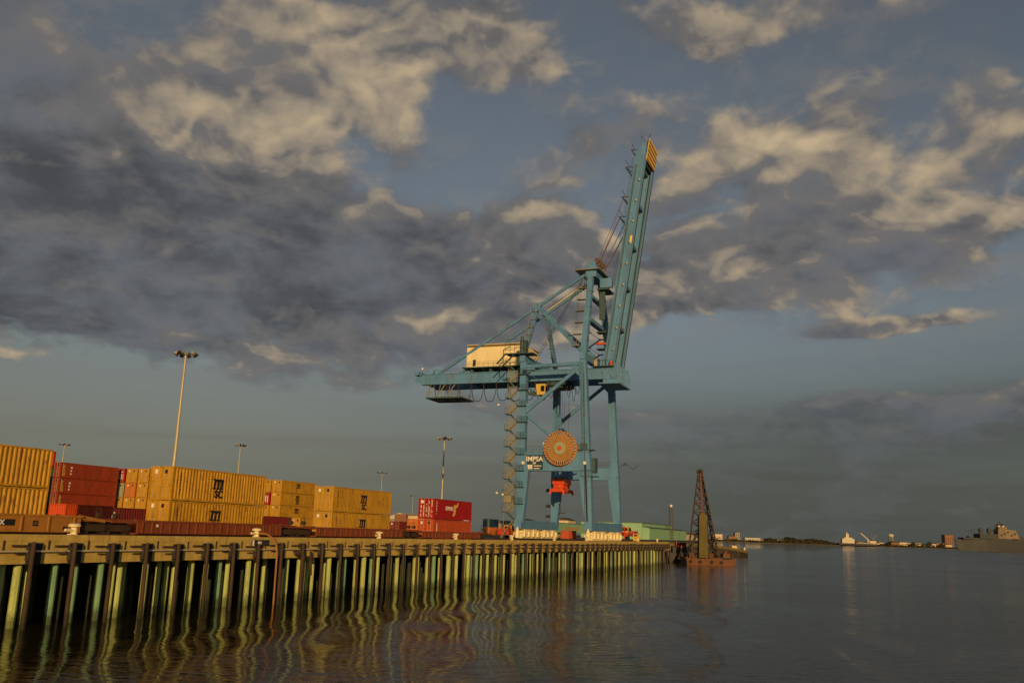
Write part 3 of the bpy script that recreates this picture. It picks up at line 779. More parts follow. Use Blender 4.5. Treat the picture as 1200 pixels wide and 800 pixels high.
# ------------------------------------------------------------------ ship to shore crane
N, FS = 127.6, 148.4
GN, GF = 134.6, 141.4          # the two girders
cr = Thing('gantry_crane', 'blue ship to shore gantry crane with its boom raised, on the quay', 'crane', (138, 11, DECK))
CR = 'crane'
def legp(s, t0, t1, w):
    b = MB()
    sg = 1 if s == N else -1
    zt = 40.6
    def tt(z): return t0 + (t1 - t0) * (z - 8.4) / (zt - 8.4)
    inw = 1 if t0 < 10 else -1
    for za, zb_, wa, wb_ in ((8.4, 18.6, w, w + 1.1), (18.6, 22.2, w + 1.1, w + .1), (22.2, zt, w + .1, w)):
        sh = inw * .42
        pa = (s, tt(za) + (sh if wa > w + .5 else 0), za); pb = (s, tt(zb_) + (sh if wb_ > w + .5 else 0), zb_)
        b.beam(pa, pb, 1.35, wa, 1.35, wb_, up=(0, 1, 0))
    leg = cr.part('leg', b, CR)
    b = MB()
    for z_ in (12.0, 15.4, 25.5, 29.0, 33.0, 36.8):
        ww = w + (1.1 * (z_ - 8.4) / 10.2 if z_ < 18.6 else .1); sh = inw * .42 * ((z_ - 8.4) / 10.2 if z_ < 18.6 else 0)
        b.box(s - .70, s + .70, tt(z_) + sh - ww / 2 - .05, tt(z_) + sh + ww / 2 + .05, z_ - .07, z_ + .07)
    cr.part('plate_joint', b, CR, parent=leg)
    return leg
legs = {}
for s in (N, FS):
    legs[s, 'land'] = legp(s, 17.9, 18.05, 1.35)
    legs[s, 'water'] = legp(s, 3.7, 5.5, 1.35)
# portal beams, sills, top ties
for s, z0, z1 in ((N, 18.65, 22.2), (FS, 18.2, 20.7)):
    b = MB(); b.box(s - .55, s + .55, 4.9, 17.2, z0, z1)
    pb = cr.part('portal_beam', b, CR)
    b = MB(); b.box(s - .72, s + .72, 4.9, 17.2, z1 + .004, z1 + .10); b.box(s - .72, s + .72, 4.9, 17.2, z0 - .10, z0 - .004)
    cr.part('flange', b, CR, parent=pb)
    b = MB()
    for i in range(9): b.tube((s - .7, 5 + i * 1.5, z1 + .1), (s - .7, 5 + i * 1.5, z1 + 1.15), .025, n=5)
    b.tube((s - .7, 5, z1 + 1.15), (s - .7, 17, z1 + 1.15), .03, n=5); b.tube((s - .7, 5, z1 + .65), (s - .7, 17, z1 + .65), .02, n=5)
    cr.part('handrail', b, 'crane_dk', parent=pb)
for t_ in (3.7, 18.1):
    b = MB(); b.box(N - 1.1, FS + 1.1, t_ - .75, t_ + .75, 7.35, 8.95); b.box(N - 1.0, FS + 1.0, t_ - .82, t_ + .82, 7.25, 7.346)
    cr.part('sill_beam', b, CR)
    for t2, z2 in ((t_ + (1.75 if t_ < 10 else .2), 41.3),):
        b = MB(); b.box(N - .7, FS + .7, t2 - .6, t2 + .6, 40.7, 42.1); cr.part('cross_beam', b, CR)
for s in (N, FS):
    b = MB(); b.tube((s, 17.9, 39.7), (s, 5.6, 39.9), .42, n=12); b.prism([(17.7, 39.3), (17.7, 37.6), (15.6, 39.4)], s - .15, s + .15, 'x'); b.prism([(6.1, 39.5), (6.1, 37.2), (8.4, 39.5)], s - .15, s + .15, 'x'); cr.part('top_tie', b, CR)
    b = MB(); b.tube((s, 17.5, 30.4), (s, 6.0, 39.4), .40, n=12); b.prism([(17.9, 29.3), (16.3, 31.4), (17.6, 32.4), (17.9, 32.6)], s - .2, s + .2, 'x'); cr.part('brace', b, CR)
    b = MB(); b.tube((s, 17.4, 29.9), (s, 10.2, 24.0), .26, n=10); b.tube((s, 10.2, 24.0), (s, 9.6, 22.3), .26, n=10); cr.part('brace', b, CR)
# bogies
def bogie(sc, t_):
    b = MB()
    b.prism([(sc - 1.3, 7.24), (sc + 1.3, 7.24), (sc + 4.4, 6.9), (sc + 4.4, 6.5), (sc - 4.4, 6.5), (sc - 4.4, 6.9)], t_ - .66, t_ + .66)
    eq = cr.part('bogie', b, 'cream')
    for q in (-2.55, 2.55):
        d = MB(); d.prism([(sc + q - .95, 7.20), (sc + q + .95, 7.20), (sc + q + 1.1, 6.6), (sc + q + 2.2, 6.35), (sc + q + 2.2, 5.95), (sc + q - 2.2, 5.95), (sc + q - 2.2, 6.35), (sc + q - 1.1, 6.6)], t_ - .80, t_ + .80)
        d.box(sc + q - .3, sc + q + .3, t_ - .92, t_ + .92, 6.3, 6.9)
        cr.part('equaliser', d, 'cream', parent=eq)
        for r_ in (-1.25, 1.25):
            d = MB(); d.prism([(sc + q + r_ - 1.15, 5.45), (sc + q + r_ + 1.15, 5.45), (sc + q + r_ + 1.15, 5.92), (sc + q + r_ + .5, 6.2), (sc + q + r_ - .5, 6.2), (sc + q + r_ - 1.15, 5.92)], t_ - .72, t_ + .72)
            d.box(sc + q + r_ - .52, sc + q + r_ + .12, t_ - 1.15, t_ - .72, 5.75, 6.75); d.tube((sc + q + r_ + .5, t_ - 1.05, 6.0), (sc + q + r_ + .5, t_ - .7, 6.0), .26, n=10)
            cr.part('wheel_truck', d, 'cream', parent=eq)
            d = MB()
            for x_ in (-.55, .55): d.tube((sc + q + r_ + x_, t_ - .30, 5.69), (sc + q + r_ + x_, t_ + .30, 5.69), .33, n=14)
            cr.part('wheel', d, 'steel', parent=eq)
for t_ in (3.7, 18.1):
    for sc in (N + 4.6, FS - 4.6): bogie(sc, t_)
    b = MB(); b.box(N - 2.0, N - 1.2, t_ - .4, t_ + .4, 6.0, 6.5); b.tube((N - 2.9, t_, 6.25), (N - 2.0, t_, 6.25), .16); b.lathe([(.45, 5.5), (.5, 6.4), (.28, 7.2), (.1, 7.6)], (N - 1.6, t_ - .2, 0), 10); cr.part('buffer', b, 'cream')
    b = MB(); b.box(137.6, 138.6, t_ - .5, t_ + .3, 5.5, 7.2); b.box(137.7, 138.5, t_ - .7, t_ - .5, 5.6, 6.2); cr.part('storm_anchor', b, 'cabyellow')
# girders
def girder(s, name):
    b = MB(); b.box(s - .45, s + .45, .9, 44.6, 37.9, 40.0)
    b.prism([(44.6, 37.9), (46.6, 38.6), (46.6, 39.4), (44.6, 40.0)], s - .45, s + .45, 'x')
    g_ = cr.part(name, b, CR)
    b = MB(); b.box(s - .62, s + .62, .9, 45.0, 40.004, 40.09); b.box(s - .62, s + .62, .9, 45.0, 37.80, 37.896); b.box(s - .25, s + .25, 1, 45, 40.094, 40.26)
    cr.part('flange', b, CR, parent=g_)
for s in (GN, GF): girder(s, 'girder')
for t_ in (44.5, 34, 23.5, 12, 2.0):
    b = MB(); b.box(GN + .63, GF - .63, t_ - .35, t_ + .35, 38.2, 39.8); cr.part('girder_tie', b, CR)
b = MB(); b.box(GF + .66, GF + 1.5, 3, 45, 38.55, 38.63)
for i in range(22): b.tube((GF + 1.48, 3 + i * 2, 38.63), (GF + 1.48, 3 + i * 2, 39.7), .022, n=4)
b.tube((GF + 1.48, 3, 39.7), (GF + 1.48, 45, 39.7), .025, n=4); b.tube((GF + 1.48, 3, 39.2), (GF + 1.48, 45, 39.2), .02, n=4)
cr.part('walkway', b, 'crane_dk')
# back reach end gear
b = MB(); b.beam((GN, 45.4, 39.9), (GN - .3, 47.2, 41.7), .14); b.tube((GN - .5, 45.2, 40), (GN + .4, 45.2, 41.6), .1); b.box(GN - .4, GF, 45.9, 46.9, 40.05, 40.9); b.lathe([(.6, 40.1), (.7, 40.8), (.35, 41.3)], (GN, 41.6, 0), 10)
b.beam((GN - .4, 44.6, 41.1), (GN - .4, 42.4, 40.3), .12); b.box(GN - .5, GN + .6, 40.6, 42.4, 40.27, 41.0)
cr.part('rope_anchor', b, CR)
b = MB(); b.tube((GN - .5, 44.9, 41.2), (GN - .5, 44.9, 41.6), .22); cr.part('floodlight', b, 'lamp')
# maintenance platform under the back reach
b = MB(); b.box(GN - 1.6, GF - 1.5, 34.6, 43.2, 34.55, 34.85)
pf = cr.part('maintenance_platform', b, 'crane_dk')
b = MB()
for i in range(10):
    t_ = 34.7 + i * .94
    for s in (GN - 1.55, GF - 1.55): b.tube((s, t_, 34.85), (s, t_, 36.0), .035, n=5)
for s in (GN - 1.55, GF - 1.55):
    b.tube((s, 34.65, 36.0), (s, 43.2, 36.0), .045, n=5); b.tube((s, 34.65, 35.45), (s, 43.2, 35.45), .035, n=5)
cr.part('railing', b, 'stair', parent=pf)
b = MB()
for t_ in (43.0, 40.6, 38.2): b.beam((GN - 1.5, t_, 34.8), (GN - .2, t_ - 1.3, 37.8), .16); b.beam((GN - 1.5, t_ - .2, 34.8), (GN - .3, t_ - .3, 37.8), .12)
cr.part('hanger', b, 'stair', parent=pf)
# festoon loops
b = MB()
for i in range(9):
    ta = 41.5 - i * 2.95; tb = ta - 2.95
    prev = None; dp = 3.6 if i > 1 else 3.2
    for k in range(11):
        u = k / 10; t_ = ta + (tb - ta) * u; z_ = 37.3 - dp * (1 - (2 * u - 1) ** 4) * (.96 if i % 2 else 1)
        p_ = (GN - .7, t_, z_)
        if prev: b.tube(prev, p_, .075, n=5)
        prev = p_
    b.box(GN - .85, GN - .55, ta - .15, ta + .15, 37.2, 37.78)
cr.part('festoon_cable', b, 'rope')
# machinery house
b = MB(); b.prism([(GN - .4, 41.35), (GF + 4.2, 41.35), (GF + 4.2, 45.6), ((GN + GF) / 2 + 2, 46.25), (GN - .4, 45.75)], 21.4, 34.2, 'y')
mh = cr.part('machinery_house', b, 'cream', smooth=False)
b = MB(); b.box(GN - .42, GF + 4.3, 21.3, 34.3, 46.26, 46.36); b.box(GN - .405, GN - .43, 25.3, 25.42, 41.4, 45.7); b.box(GN - .405, GN - .43, 34.0, 34.19, 41.4, 45.7)
cr.part('roof', b, 'cream', parent=mh)
b = MB(); b.box(GN - .42, GN - .402, 32.0, 32.7, 41.6, 43.0); cr.part('door', b, 'glass', parent=mh)
b = MB(); b.box(GN - 1.5, GF + 4.6, 20.8, 34.8, 41.05, 41.2)
for t_ in (22, 26, 30, 34): b.beam((GN - 1.4, t_, 41.05), (GN, t_, 40.3), .12)
cr.part('house_walkway', b, 'crane_dk', parent=mh)
b = MB()
for i in range(12): b.tube((GN - 1.45, 21.2 + i * 1.22, 41.2), (GN - 1.45, 21.2 + i * 1.22, 42.3), .022, n=4)
b.tube((GN - 1.45, 21, 42.3), (GN - 1.45, 34.7, 42.3), .03, n=4); b.tube((GN - 1.45, 21, 41.75), (GN - 1.45, 34.7, 41.75), .02, n=4); cr.part('railing', b, 'stair', parent=mh)
b = MB()
for t_ in (24, 28.5, 33): b.box(GN - .3, GF + .3, t_ - .3, t_ + .3, 40.27, 41.04)
cr.part('house_support', b, 'crane_dk', parent=mh)
# seams and stiffeners on the girder, hanging cables, cabinets
for i in range(9):
    b = MB(); b.box(GN - .49, GN - .455, 3.4 + i * 4.8, 3.5 + i * 4.8, 37.95, 39.95); cr.part('girder_seam', b, CR)
for i, (t_, dp) in enumerate(((10.6, 3.6), (11.3, 2.2), (9.6, 4.4), (8.8, 3.0), (13.4, 2.4), (14.6, 3.6), (19.6, 2.8))):
    b = MB(); pts = [(GN - .3 + .1 * i, t_ + .45 * math.cos(math.pi * q / 8), 37.8 - dp * math.sin(math.pi * q / 8)) for q in range(9)]; b.path(pts, .05, 5); cr.part('hanging_cable', b, 'rope')
for i, (s_, t_, z_, w_, h_) in enumerate(((GN - 1.0, 3.2, 40.45, .9, 1.3), (GN - 1.1, 4.6, 40.45, .6, 1.7), (GN + 1.4, 2.6, 40.45, 1.2, 1.1), (GN - .9, 1.4, 40.45, .5, .9))):
    b = MB(); b.box(s_ - .3, s_ + .5, t_ - w_ / 2, t_ + w_ / 2, z_, z_ + h_); cr.part('control_cabinet', b, ('crane', 'mast', 'crane_dk', 'reel_hub')[i])
# trolley, cab
b = MB(); b.box(GN + .1, GF - .1, 11.6, 15.6, 37.0, 37.75); b.box(GN + 1, GF - 1, 12, 15.2, 36.6, 37.0)
for s in (GN + .3, GF - .3):
    for t_ in (12, 15): b.tube((s - .2, t_, 37.4), (s + .2, t_, 37.4), .35, n=12)
cr.part('trolley', b, 'crane_dk')
b = MB(); b.box(GN - .6, GN + 1.9, 15.7, 17.8, 34.9, 37.2)
cab = cr.part('cab', b, 'cabyellow')
b = MB(); b.box(GN - .62, GN - .604, 15.9, 16.7, 35.6, 36.8); b.box(GN - .5, GN + 1.8, 15.66, 15.696, 35.2, 36.8); cr.part('window', b, 'glass', parent=cab)
b = MB(); b.beam((GN - 1.2, 20.6, 37.0), (GN - .8, 17.6, 35.2), 1.0, .15); b.prism([(17.8, 34.6), (19.4, 34.9), (20.6, 35.6), (17.8, 35.4)], GN - 1.3, GN - .4, 'x'); cr.part('cab_walkway', b, 'crane_dk', parent=cab)
# A frame
AP = 60.4
b = MB()
for (sb, tb, st, tt_) in ((N, 5.5, 133.2, 5.75), (FS, 5.5, 138.2, 5.3)):
    b = MB(); b.beam((sb, tb, 40.7), (st, tt_, AP), 1.25, 1.25, 1.1, 1.1, up=(1, 0, 0))
    for z_ in (45, 49, 52.5, 56):
        u = (z_ - 40.7) / (AP - 40.7); b.box(sb + (st - sb) * u - .72, sb + (st - sb) * u + .72, tb + (tt_ - tb) * u - .70, tb + (tt_ - tb) * u + .70, z_ - .07, z_ + .07)
    cr.part('tower_post', b, CR)
b = MB(); b.box(132.4, 139.0, 4.5, 6.8, 59.3, 60.6); b.prism([(4.2, 60.6), (7.0, 60.6), (6.4, 62.6), (5.0, 63.0)], 133.0, 138.5, 'x'); b.box(135.3, 136.2, 1.9, 4.5, 57.6, 59.6)
ap = cr.part('apex_head', b, CR)
b = MB(); b.box(131.6, 139.6, 3.6, 9.0, 60.7, 60.86); cr.part('apex_platform', b, 'stair', parent=ap)
b = MB()
for i in range(7):
    for t_ in (3.65, 8.95): b.tube((131.7 + i * 1.3, t_, 60.86), (131.7 + i * 1.3, t_, 61.9), .025, n=4)
for t_ in (3.65, 8.95): b.tube((131.7, t_, 61.9), (139.5, t_, 61.9), .03, n=4)
for t_ in (4.4, 6.6): b.tube((133.5, t_, 62), (133.5, t_, 64.2), .05, n=5)
cr.part('railing', b, 'stair', parent=ap)
b = MB()
for s in (133.4, 135, 136.6, 138): b.tube((s - .12, 4.6, 63.0), (s + .12, 4.6, 63.0), .6, n=14)
cr.part('sheave', b, 'rope_red', parent=ap)
# tower cross members between the posts and the boom side catwalks
for bx_ in ((130.2, 143.4, 4.9, 6.1, 49.3, 50.1), (131.6, 141.0, 5.0, 6.0, 54.6, 55.2)):
    b = MB(); b.box(*bx_); cr.part('cross_beam', b, CR)
b = MB(); b.box(133.6, 138.6, 2.2, 4.6, 56.7, 57.0); b.box(134.8, 135.1, 3.2, 4.4, 50.5, 56.695); cr.part('service_platform', b, 'crane_dk')
for bx_ in ((134.6, 136.6, 2.7, 4.9, 47.7, 47.95), (134.6, 136.6, 2.9, 4.9, 44.2, 44.4)):
    b = MB(); b.box(*bx_); cr.part('service_platform', b, 'crane_dk')
# backstays, pylon
def lerp(a, b_, u): return tuple(a[i] + (b_[i] - a[i]) * u for i in range(3))
ends = {}
for sa, ta, se in ((133.4, 7.0, GN), (138.0, 7.0, GF)):
    A_, B_ = (sa, ta, 60.2 if se == GN else 59.6), (se, 40.9, 40.35)
    b = MB(); b.tube(A_, B_, .34, n=10); cr.part('backstay', b, CR); ends[se] = (A_, B_)
    nd = lerp(A_, B_, .315)
    b = MB(); b.beam((N if se == GN else FS, 18.3, 42.0), nd, .85, .85, .7, .7, up=(1, 0, 0)); cr.part('pylon_post', b, 'crane' if se == GF else CR)
    b = MB(); b.beam(nd, (N + .2 if se == GN else FS - .2, 5.9, 42.3), .75, .75, .6, .6, up=(1, 0, 0)); cr.part('pylon_strut', b, CR)
nA, nB = lerp(*ends[GN], .315), lerp(*ends[GF], .315)
b = MB(); b.tube(nA, nB, .3, n=10); b.box(nA[0] - .6, nA[0] + .6, nA[1] - .6, nA[1] + .6, nA[2] - .5, nA[2] + .7); b.box(nB[0] - .6, nB[0] + .6, nB[1] - .6, nB[1] + .6, nB[2] - .5, nB[2] + .7); cr.part('pylon_tie', b, CR)
b = MB()
for i in range(16):
    p_ = lerp(*ends[GF], .03 + .018 * i); b.tube((p_[0] - .4, p_[1], p_[2] + .3), (p_[0] - .4, p_[1], p_[2] + 1.0), .05, n=4)
p0, p1 = lerp(*ends[GF], .03), lerp(*ends[GF], .30); b.tube((p0[0] - .4, p0[1], p0[2] + 1), (p1[0] - .4, p1[1], p1[2] + 1), .06, n=4); b.beam((p0[0] - .4, p0[1], p0[2] + .35), (p1[0] - .4, p1[1], p1[2] + .35), .5, .1); cr.part('stay_walkway', b, 'cream')
b = MB(); b.tube((131, 7, 58.5), (136, 19.5, 42), .05, n=5); b.tube((131.6, 7, 58.5), (136.6, 19.2, 42), .05, n=5); cr.part('hoist_rope', b, 'rope')
# raised boom
HB = (2.35, 39.3); TB = (-5.05, 89.6)     # (t, z) of the boom axis, hinge to tip
bl = math.hypot(TB[0] - HB[0], TB[1] - HB[1]); bu = ((TB[0] - HB[0]) / bl, (TB[1] - HB[1]) / bl); bn = (-bu[1], bu[0])   # bn points to the water
def BP(s, a, o): return (s, HB[0] + bu[0] * a + bn[0] * o, HB[1] + bu[1] * a + bn[1] * o)
def bbox(mb, s0, s1, a0, a1, o0, o1, a1b=None):
    vs = [BP(s0, a0, o0), BP(s1, a0, o0), BP(s1, a0, o1), BP(s0, a0, o1), BP(s0, a1, o0), BP(s1, a1, o0), BP(s1, a1b or a1, o1), BP(s0, a1b or a1, o1)]
    mb.add(vs, [(0, 3, 2, 1), (4, 5, 6, 7), (0, 1, 5, 4), (1, 2, 6, 5), (2, 3, 7, 6), (3, 0, 4, 7)])
boom = None
for s in (GN, GF):
    b = MB(); bbox(b, s - .45, s + .45, -1.0, bl - 3.2, -.98, .98, bl - .2)
    g_ = cr.part('boom_girder', b, CR); boom = boom or g_
    b = MB(); bbox(b, s - .64, s + .64, -.6, bl - 1.5, .985, 1.10); bbox(b, s - .64, s + .64, -.6, bl - 3.2, -1.10, -.985); bbox(b, s - .20, s + .20, 0, bl - 3, 1.104, 1.25)
    bbox(b, s - .53, s - .455, 1, bl - 3.4, .35, .47)
    cr.part('flange', b, CR, parent=g_)
    for i in range(12):
        b = MB(); bbox(b, s - .475, s - .455, 2 + i * 4, 2.1 + i * 4, -.95, .3); cr.part('stiffener', b, CR, parent=g_)
    b = MB(); bbox(b, s - .16, s + .16, 0, bl - 4.5, 1.254, 1.36); bbox(b, s + (.455 if s == GN else -.75), s + (.75 if s == GN else -.455), 0, bl - 5, .72, .84); cr.part('trolley_rail', b, 'steel', parent=g_)
for a_ in (1.0, 10, 19, 28, 37, 45):
    b = MB(); bbox(b, GN + .65, GF - .65, a_ - .3, a_ + .3, -.9, .4); cr.part('boom_tie', b, CR, parent=boom)
b = MB()
bbox(b, GN - .3, GF + .3, bl - 4.6, bl + .2, 1.26, 1.38)
ep = cr.part('end_panel', b, 'stripe')
b = MB()
for i in range(5):
    a_ = bl - 4.4 + i * .95
    b.add([BP(GN - .3, a_, 1.385), BP(GF + .3, a_ - .3 + .0, 1.385), BP(GF + .3, a_ + .12, 1.385), BP(GN - .3, a_ + .42, 1.385), BP(GN - .3, a_, 1.41), BP(GF + .3, a_ - .3, 1.41), BP(GF + .3, a_ + .12, 1.41), BP(GN - .3, a_ + .42, 1.41)],
          [(0, 1, 2, 3), (7, 6, 5, 4), (0, 4, 5, 1), (1, 5, 6, 2), (2, 6, 7, 3), (3, 7, 4, 0)])
cr.part('hazard_stripe', b, 'stripe_dk', parent=ep)
b = MB(); bbox(b, GN + .5, GF - .5, bl - 5.4, bl - 4.4, .3, 1.0); bbox(b, GN + .2, GN + .3, bl - 4, bl + 1.0, 1.0, 1.1); b.tube(BP(GN, bl, 1.2), BP(GN, bl + 1.3, 1.3), .06, n=5); b.tube(BP(GF, bl - 1.5, 1.2), BP(GF + 1.5, bl - 2, 1.5), .06, n=5)
b.tube(BP(GN, bl - .4, -.5), BP(GN, bl + .9, -.6), .05, n=5); b.tube(BP(GF, bl - .4, -.5), BP(GF, bl + .9, -.6), .05, n=5); b.tube(BP(GN, bl + .9, -.6), BP(GF, bl + .9, -.6), .05, n=5)
cr.part('boom_tip_gear', b, 'steel')
b = MB(); bbox(b, GN - .48, GN - .456, 27.5, 29.2, .45, .95); cr.part('warning_plate', b, 'stripe')
b = MB()
for a_, h_ in ((44.5, 1.9), (37.8, 1.7), (33.4, 1.7), (48.4, 1.2)):
    for s in (GN, GF):
        b.beam(BP(s, a_ - 1.4, -1.1), BP(s, a_, -1.1 - h_), .16); b.beam(BP(s, a_, -1.1), BP(s, a_, -1.1 - h_), .14)
    b.tube(BP(GN, a_, -1.1 - h_), BP(GF, a_, -1.1 - h_), .12)
    b.beam(BP(GN, a_, -1.1 - h_ * .5), BP(GN, a_ + 1.6, -1.1 - h_ * 1.2), .12)
cr.part('stay_bracket', b, 'steel', parent=boom)
b = MB()
for i in range(50):
    a_ = 1 + i; b.tube(BP(GN - .2, a_ * .93, -1.1), BP(GN - .2, a_ * .93, -1.75), .02, n=4)
b.tube(BP(GN - .2, 1, -1.75), BP(GN - .2, 46.5, -1.75), .035, n=4); b.tube(BP(GN - .2, 1, -1.4), BP(GN - .2, 46.5, -1.4), .03, n=4); cr.part('boom_handrail', b, 'crane_dk', parent=boom)
b = MB()
for s, o_ in ((133.6, 0), (135.2, .3), (136.8, .5), (138.2, .2)): b.tube((s, 4.4, 63.2), BP(GN if s < 136 else GF, 38.0 - o_ * 3, -2.4), .05, n=5)
cr.part('hoist_rope', b, 'rope_red')
b = MB(); b.tube(lerp((133.6, 4.8, 61), BP(GN, 33, -2.6), 0), BP(GN, 33.0, -2.6), .12, n=6); b.tube((138, 4.8, 61), BP(GF, 33.0, -2.6), .12, n=6); cr.part('forestay', b, 'rope_red')
for i in range(9):
    a_ = 4.5 + i * 4.6; b = MB(); b.tube(BP(GN - .75, a_, .6), BP(GN - .75, a_ + .35, .6), .17, .26, n=8); b.tube(BP(GN - .45, a_ - .1, .6), BP(GN - .75, a_, .6), .06, n=5); cr.part('floodlight', b, 'mast')
b = MB(); b.tube(BP(GN - .5, .5, -.55), BP(GN - .5, 45, -.55), .07, n=6); b.tube(BP(GN - .5, .5, -.75), BP(GN - .5, 45, -.75), .05, n=6); cr.part('conduit', b, 'crane_dk', parent=boom)
# hinge gear
b = MB()
for s in (GN, GF): b.tube((s - .8, .9, 38.6), (s + .8, .9, 38.6), .7, n=16); b.prism([(3.2, 37.0), (-.3, 37.1), (-.9, 38.6), (-.4, 40.6), (1.8, 41.6), (3.4, 40.2)], s - .5, s - .455, 'x')
b.box(GN - 1.4, GF + 1.0, -.4, 3.9, 36.7, 36.95)
cr.part('boom_hinge', b, 'crane')
b = MB(); b.box(GN - 1.5, GF + 1.0, .8, 5.4, 40.3, 40.42)
for i in range(7): b.tube((GN - 1.45, .8 + i * .75, 40.4), (GN - 1.45, .8 + i * .75, 41.6), .03, n=4)
b.tube((GN - 1.45, .8, 41.6), (GN - 1.45, 5.4, 41.6), .035, n=4)
for k in range(4):
    z_ = 41.0 + k * 1.6; b.beam((GN - 1.8, 6.0 - (k % 2) * 2.5, z_), (GN - 1.8, 6.0 - ((k + 1) % 2) * 2.5, z_ + 1.6), .7, .1); b.box(GN - 2.3, GN - 1.2, 5.6 - ((k + 1) % 2) * 2.7, 6.6 - ((k + 1) % 2) * 2.7, z_ + 1.55, z_ + 1.65)
cr.part('hinge_platform', b, 'crane_dk')
b = MB(); b.box(GN - 1.2, GN - .7, 2.6, 4.6, 44.9, 45.35); cr.part('warning_beam', b, 'reel_hub')
# ladders on the tower post
b = MB()
for k in range(6):
    z_ = 43.5 + k * 2.6; u = (z_ - 40.7) / 19.7; s = N + (133.2 - N) * u - .9
    b.box(s - .6, s + .5, 6.1, 7.9, z_ - .05, z_ + .05)
    for t_ in (6.5, 7.0): b.tube((s, t_, z_), (s + .7, t_, z_ + 2.6), .05, n=4)
    for q in range(4): b.tube((s - .3, 7.0, z_ + .5 * q), (s + .3, 7.8, z_ + .5 * q), .045, n=4)
    b.tube((s - .5, 7.85, z_), (s - .5, 7.85, z_ + 1.1), .035, n=4); b.tube((s + .4, 7.85, z_), (s + .4, 7.85, z_ + 1.1), .035, n=4); b.tube((s - .5, 7.85, z_ + 1.1), (s + .4, 7.85, z_ + 1.1), .035, n=4)
cr.part('tower_ladder', b, 'stair')
for s, sgn in ((N, 1), (FS, -1)):
    b = MB()
    for k in range(6):
        z_ = 43 + k * 1.9; u = (z_ - 42) / (54 - 42)
        p_ = lerp((s, 18.3, 42), nA if s == N else nB, u); b.box(p_[0] - .9, p_[0] - .3, p_[1] - .6, p_[1] + .6, z_ - .04, z_ + .04)
        if s == N: b.tube((p_[0] - .9, p_[1] + .5, z_), (p_[0] - .5, p_[1] + .5, z_ + 1.9), .06, n=4); b.tube((p_[0] - .9, p_[1] - .5, z_), (p_[0] - .5, p_[1] - .5, z_ + 1.9), .06, n=4)
    if s == FS: b.tube((nB[0] - .85, nB[1] + .1, nB[2] - 1), (FS - .6, 18.3, 43), .05, n=4)
    cr.part('pylon_ladder', b, 'stair')
b = MB(); b.box(N - 1.9, N + 1.5, 15.6, 21.8, 42.15, 42.3); b.box(N - .6, N + .6, 17.6, 18.9, 42.3, 45.2); b.tube((N - 1.0, 18.3, 42.3), (N - 1.0, 18.3, 45.8), .35, n=10); b.beam((N - 1.6, 21.6, 42.3), (N - 1.6, 23.6, 40.2), .5, .12); b.beam((N - 1.6, 22.6, 39.4), (N - 1.6, 19.6, 42.2), .5, .12)
for z_ in (43.0, 44.2): b.path([(N - 1.85, 21.7, z_), (N - 1.85, 19.6, z_), (N - 1.85, 19.2, z_ + .6), (N - 1.85, 17.2, z_ + .6)], .05, 4)
for t_ in (21.7, 20.6, 19.6, 18.4): b.tube((N - 1.85, t_, 42.3), (N - 1.85, t_, 44.6), .05, n=4)
b.path([(N - 1.85, 21.7, 44.6), (N - 1.85, 21.0, 45.2), (N - 1.85, 19.0, 45.2)], .06, 4)
b.box(N - 1.9, N - 1.0, 15.2, 17.6, 38.6, 38.7); b.beam((N - 1.5, 17.6, 38.6), (N - 1.5, 14.2, 36.6), .6, .1)
for i in range(5): b.tube((N - 1.65, 16.7 + i, 42.3), (N - 1.65, 16.7 + i, 43.4), .035, n=4)
b.tube((N - 1.65, 16.6, 43.4), (N - 1.65, 20.6, 43.4), .04, n=4)
b.tube((N - 1.3, 22.3, 40.2), (N - 1.3, 22.3, 43.2), .1); b.tube((N - 1.3, 22.3, 43.2), (N - 1.3, 20.8, 43.8), .1)
cr.part('leg_top_platform', b, 'crane_dk')
# stair tower on the near landside leg
SX0, SX1 = N - 1.3, N + .4
z_ = 8.9; k = 0
while z_ < 39.0:
    z2 = z_ + 1.62
    ta, tb = (18.9, 20.7) if k % 2 == 0 else (20.7, 18.9)
    stm, land_, cage, rail_ = MB(), MB(), MB(), MB()
    for s in (SX0, SX0 + .75): stm.beam((s, ta, z_), (s, tb, z2), .07, .22)
    for q in range(7):
        u = q / 7; stm.box(SX0, SX0 + .75, ta + (tb - ta) * u - .14, ta + (tb - ta) * u + .14, z_ + 1.62 * u, z_ + 1.62 * u + .05)
    cr.part('stair_flight', stm, 'stair' if k % 2 else 'crane_dk')
    if k % 2 == 0:
        land_.box(SX0 - .1, SX1 + .1, 20.6, 21.5, z2 - .12, z2 + .02)
        rail_.path([(SX0 - .08, 21.45, z2), (SX0 - .08, 21.45, z2 + 1.1), (SX1, 21.45, z2 + 1.1), (SX1, 21.45, z2)], .04, 4)
    else:
        land_.box(SX0 - .1, SX1 + .1, 17.1, 19.0, z2 - .12, z2 + .02)
        for t_ in (17.2, 17.8, 18.4, 18.9): rail_.tube((SX0 - .08, t_, z2), (SX0 - .08, t_, z2 + 1.1), .035, n=4)
        for h_ in (.4, .75, 1.1): rail_.tube((SX0 - .08, 17.15, z2 + h_), (SX0 - .08, 18.95, z2 + h_), .03, n=4)
    lo_ = cr.part('landing', land_, 'crane_dk'); cr.part('stair_railing', rail_, 'crane_dk', parent=lo_)
    if k % 2 == 1:
        for q in range(16):
            t_ = 18.95 + q * .12; cage.box(SX0 - .04, SX0 - .02, t_, t_ + .05, z_ - .1, z_ + 2.3)
        for q in range(5): cage.box(SX0 - .052, SX0 - .042, 18.95, 20.85, z_ - .1 + q * .58, z_ - .05 + q * .58)
        cr.part('mesh_guard', cage, 'stair')
    z_ = z2; k += 1
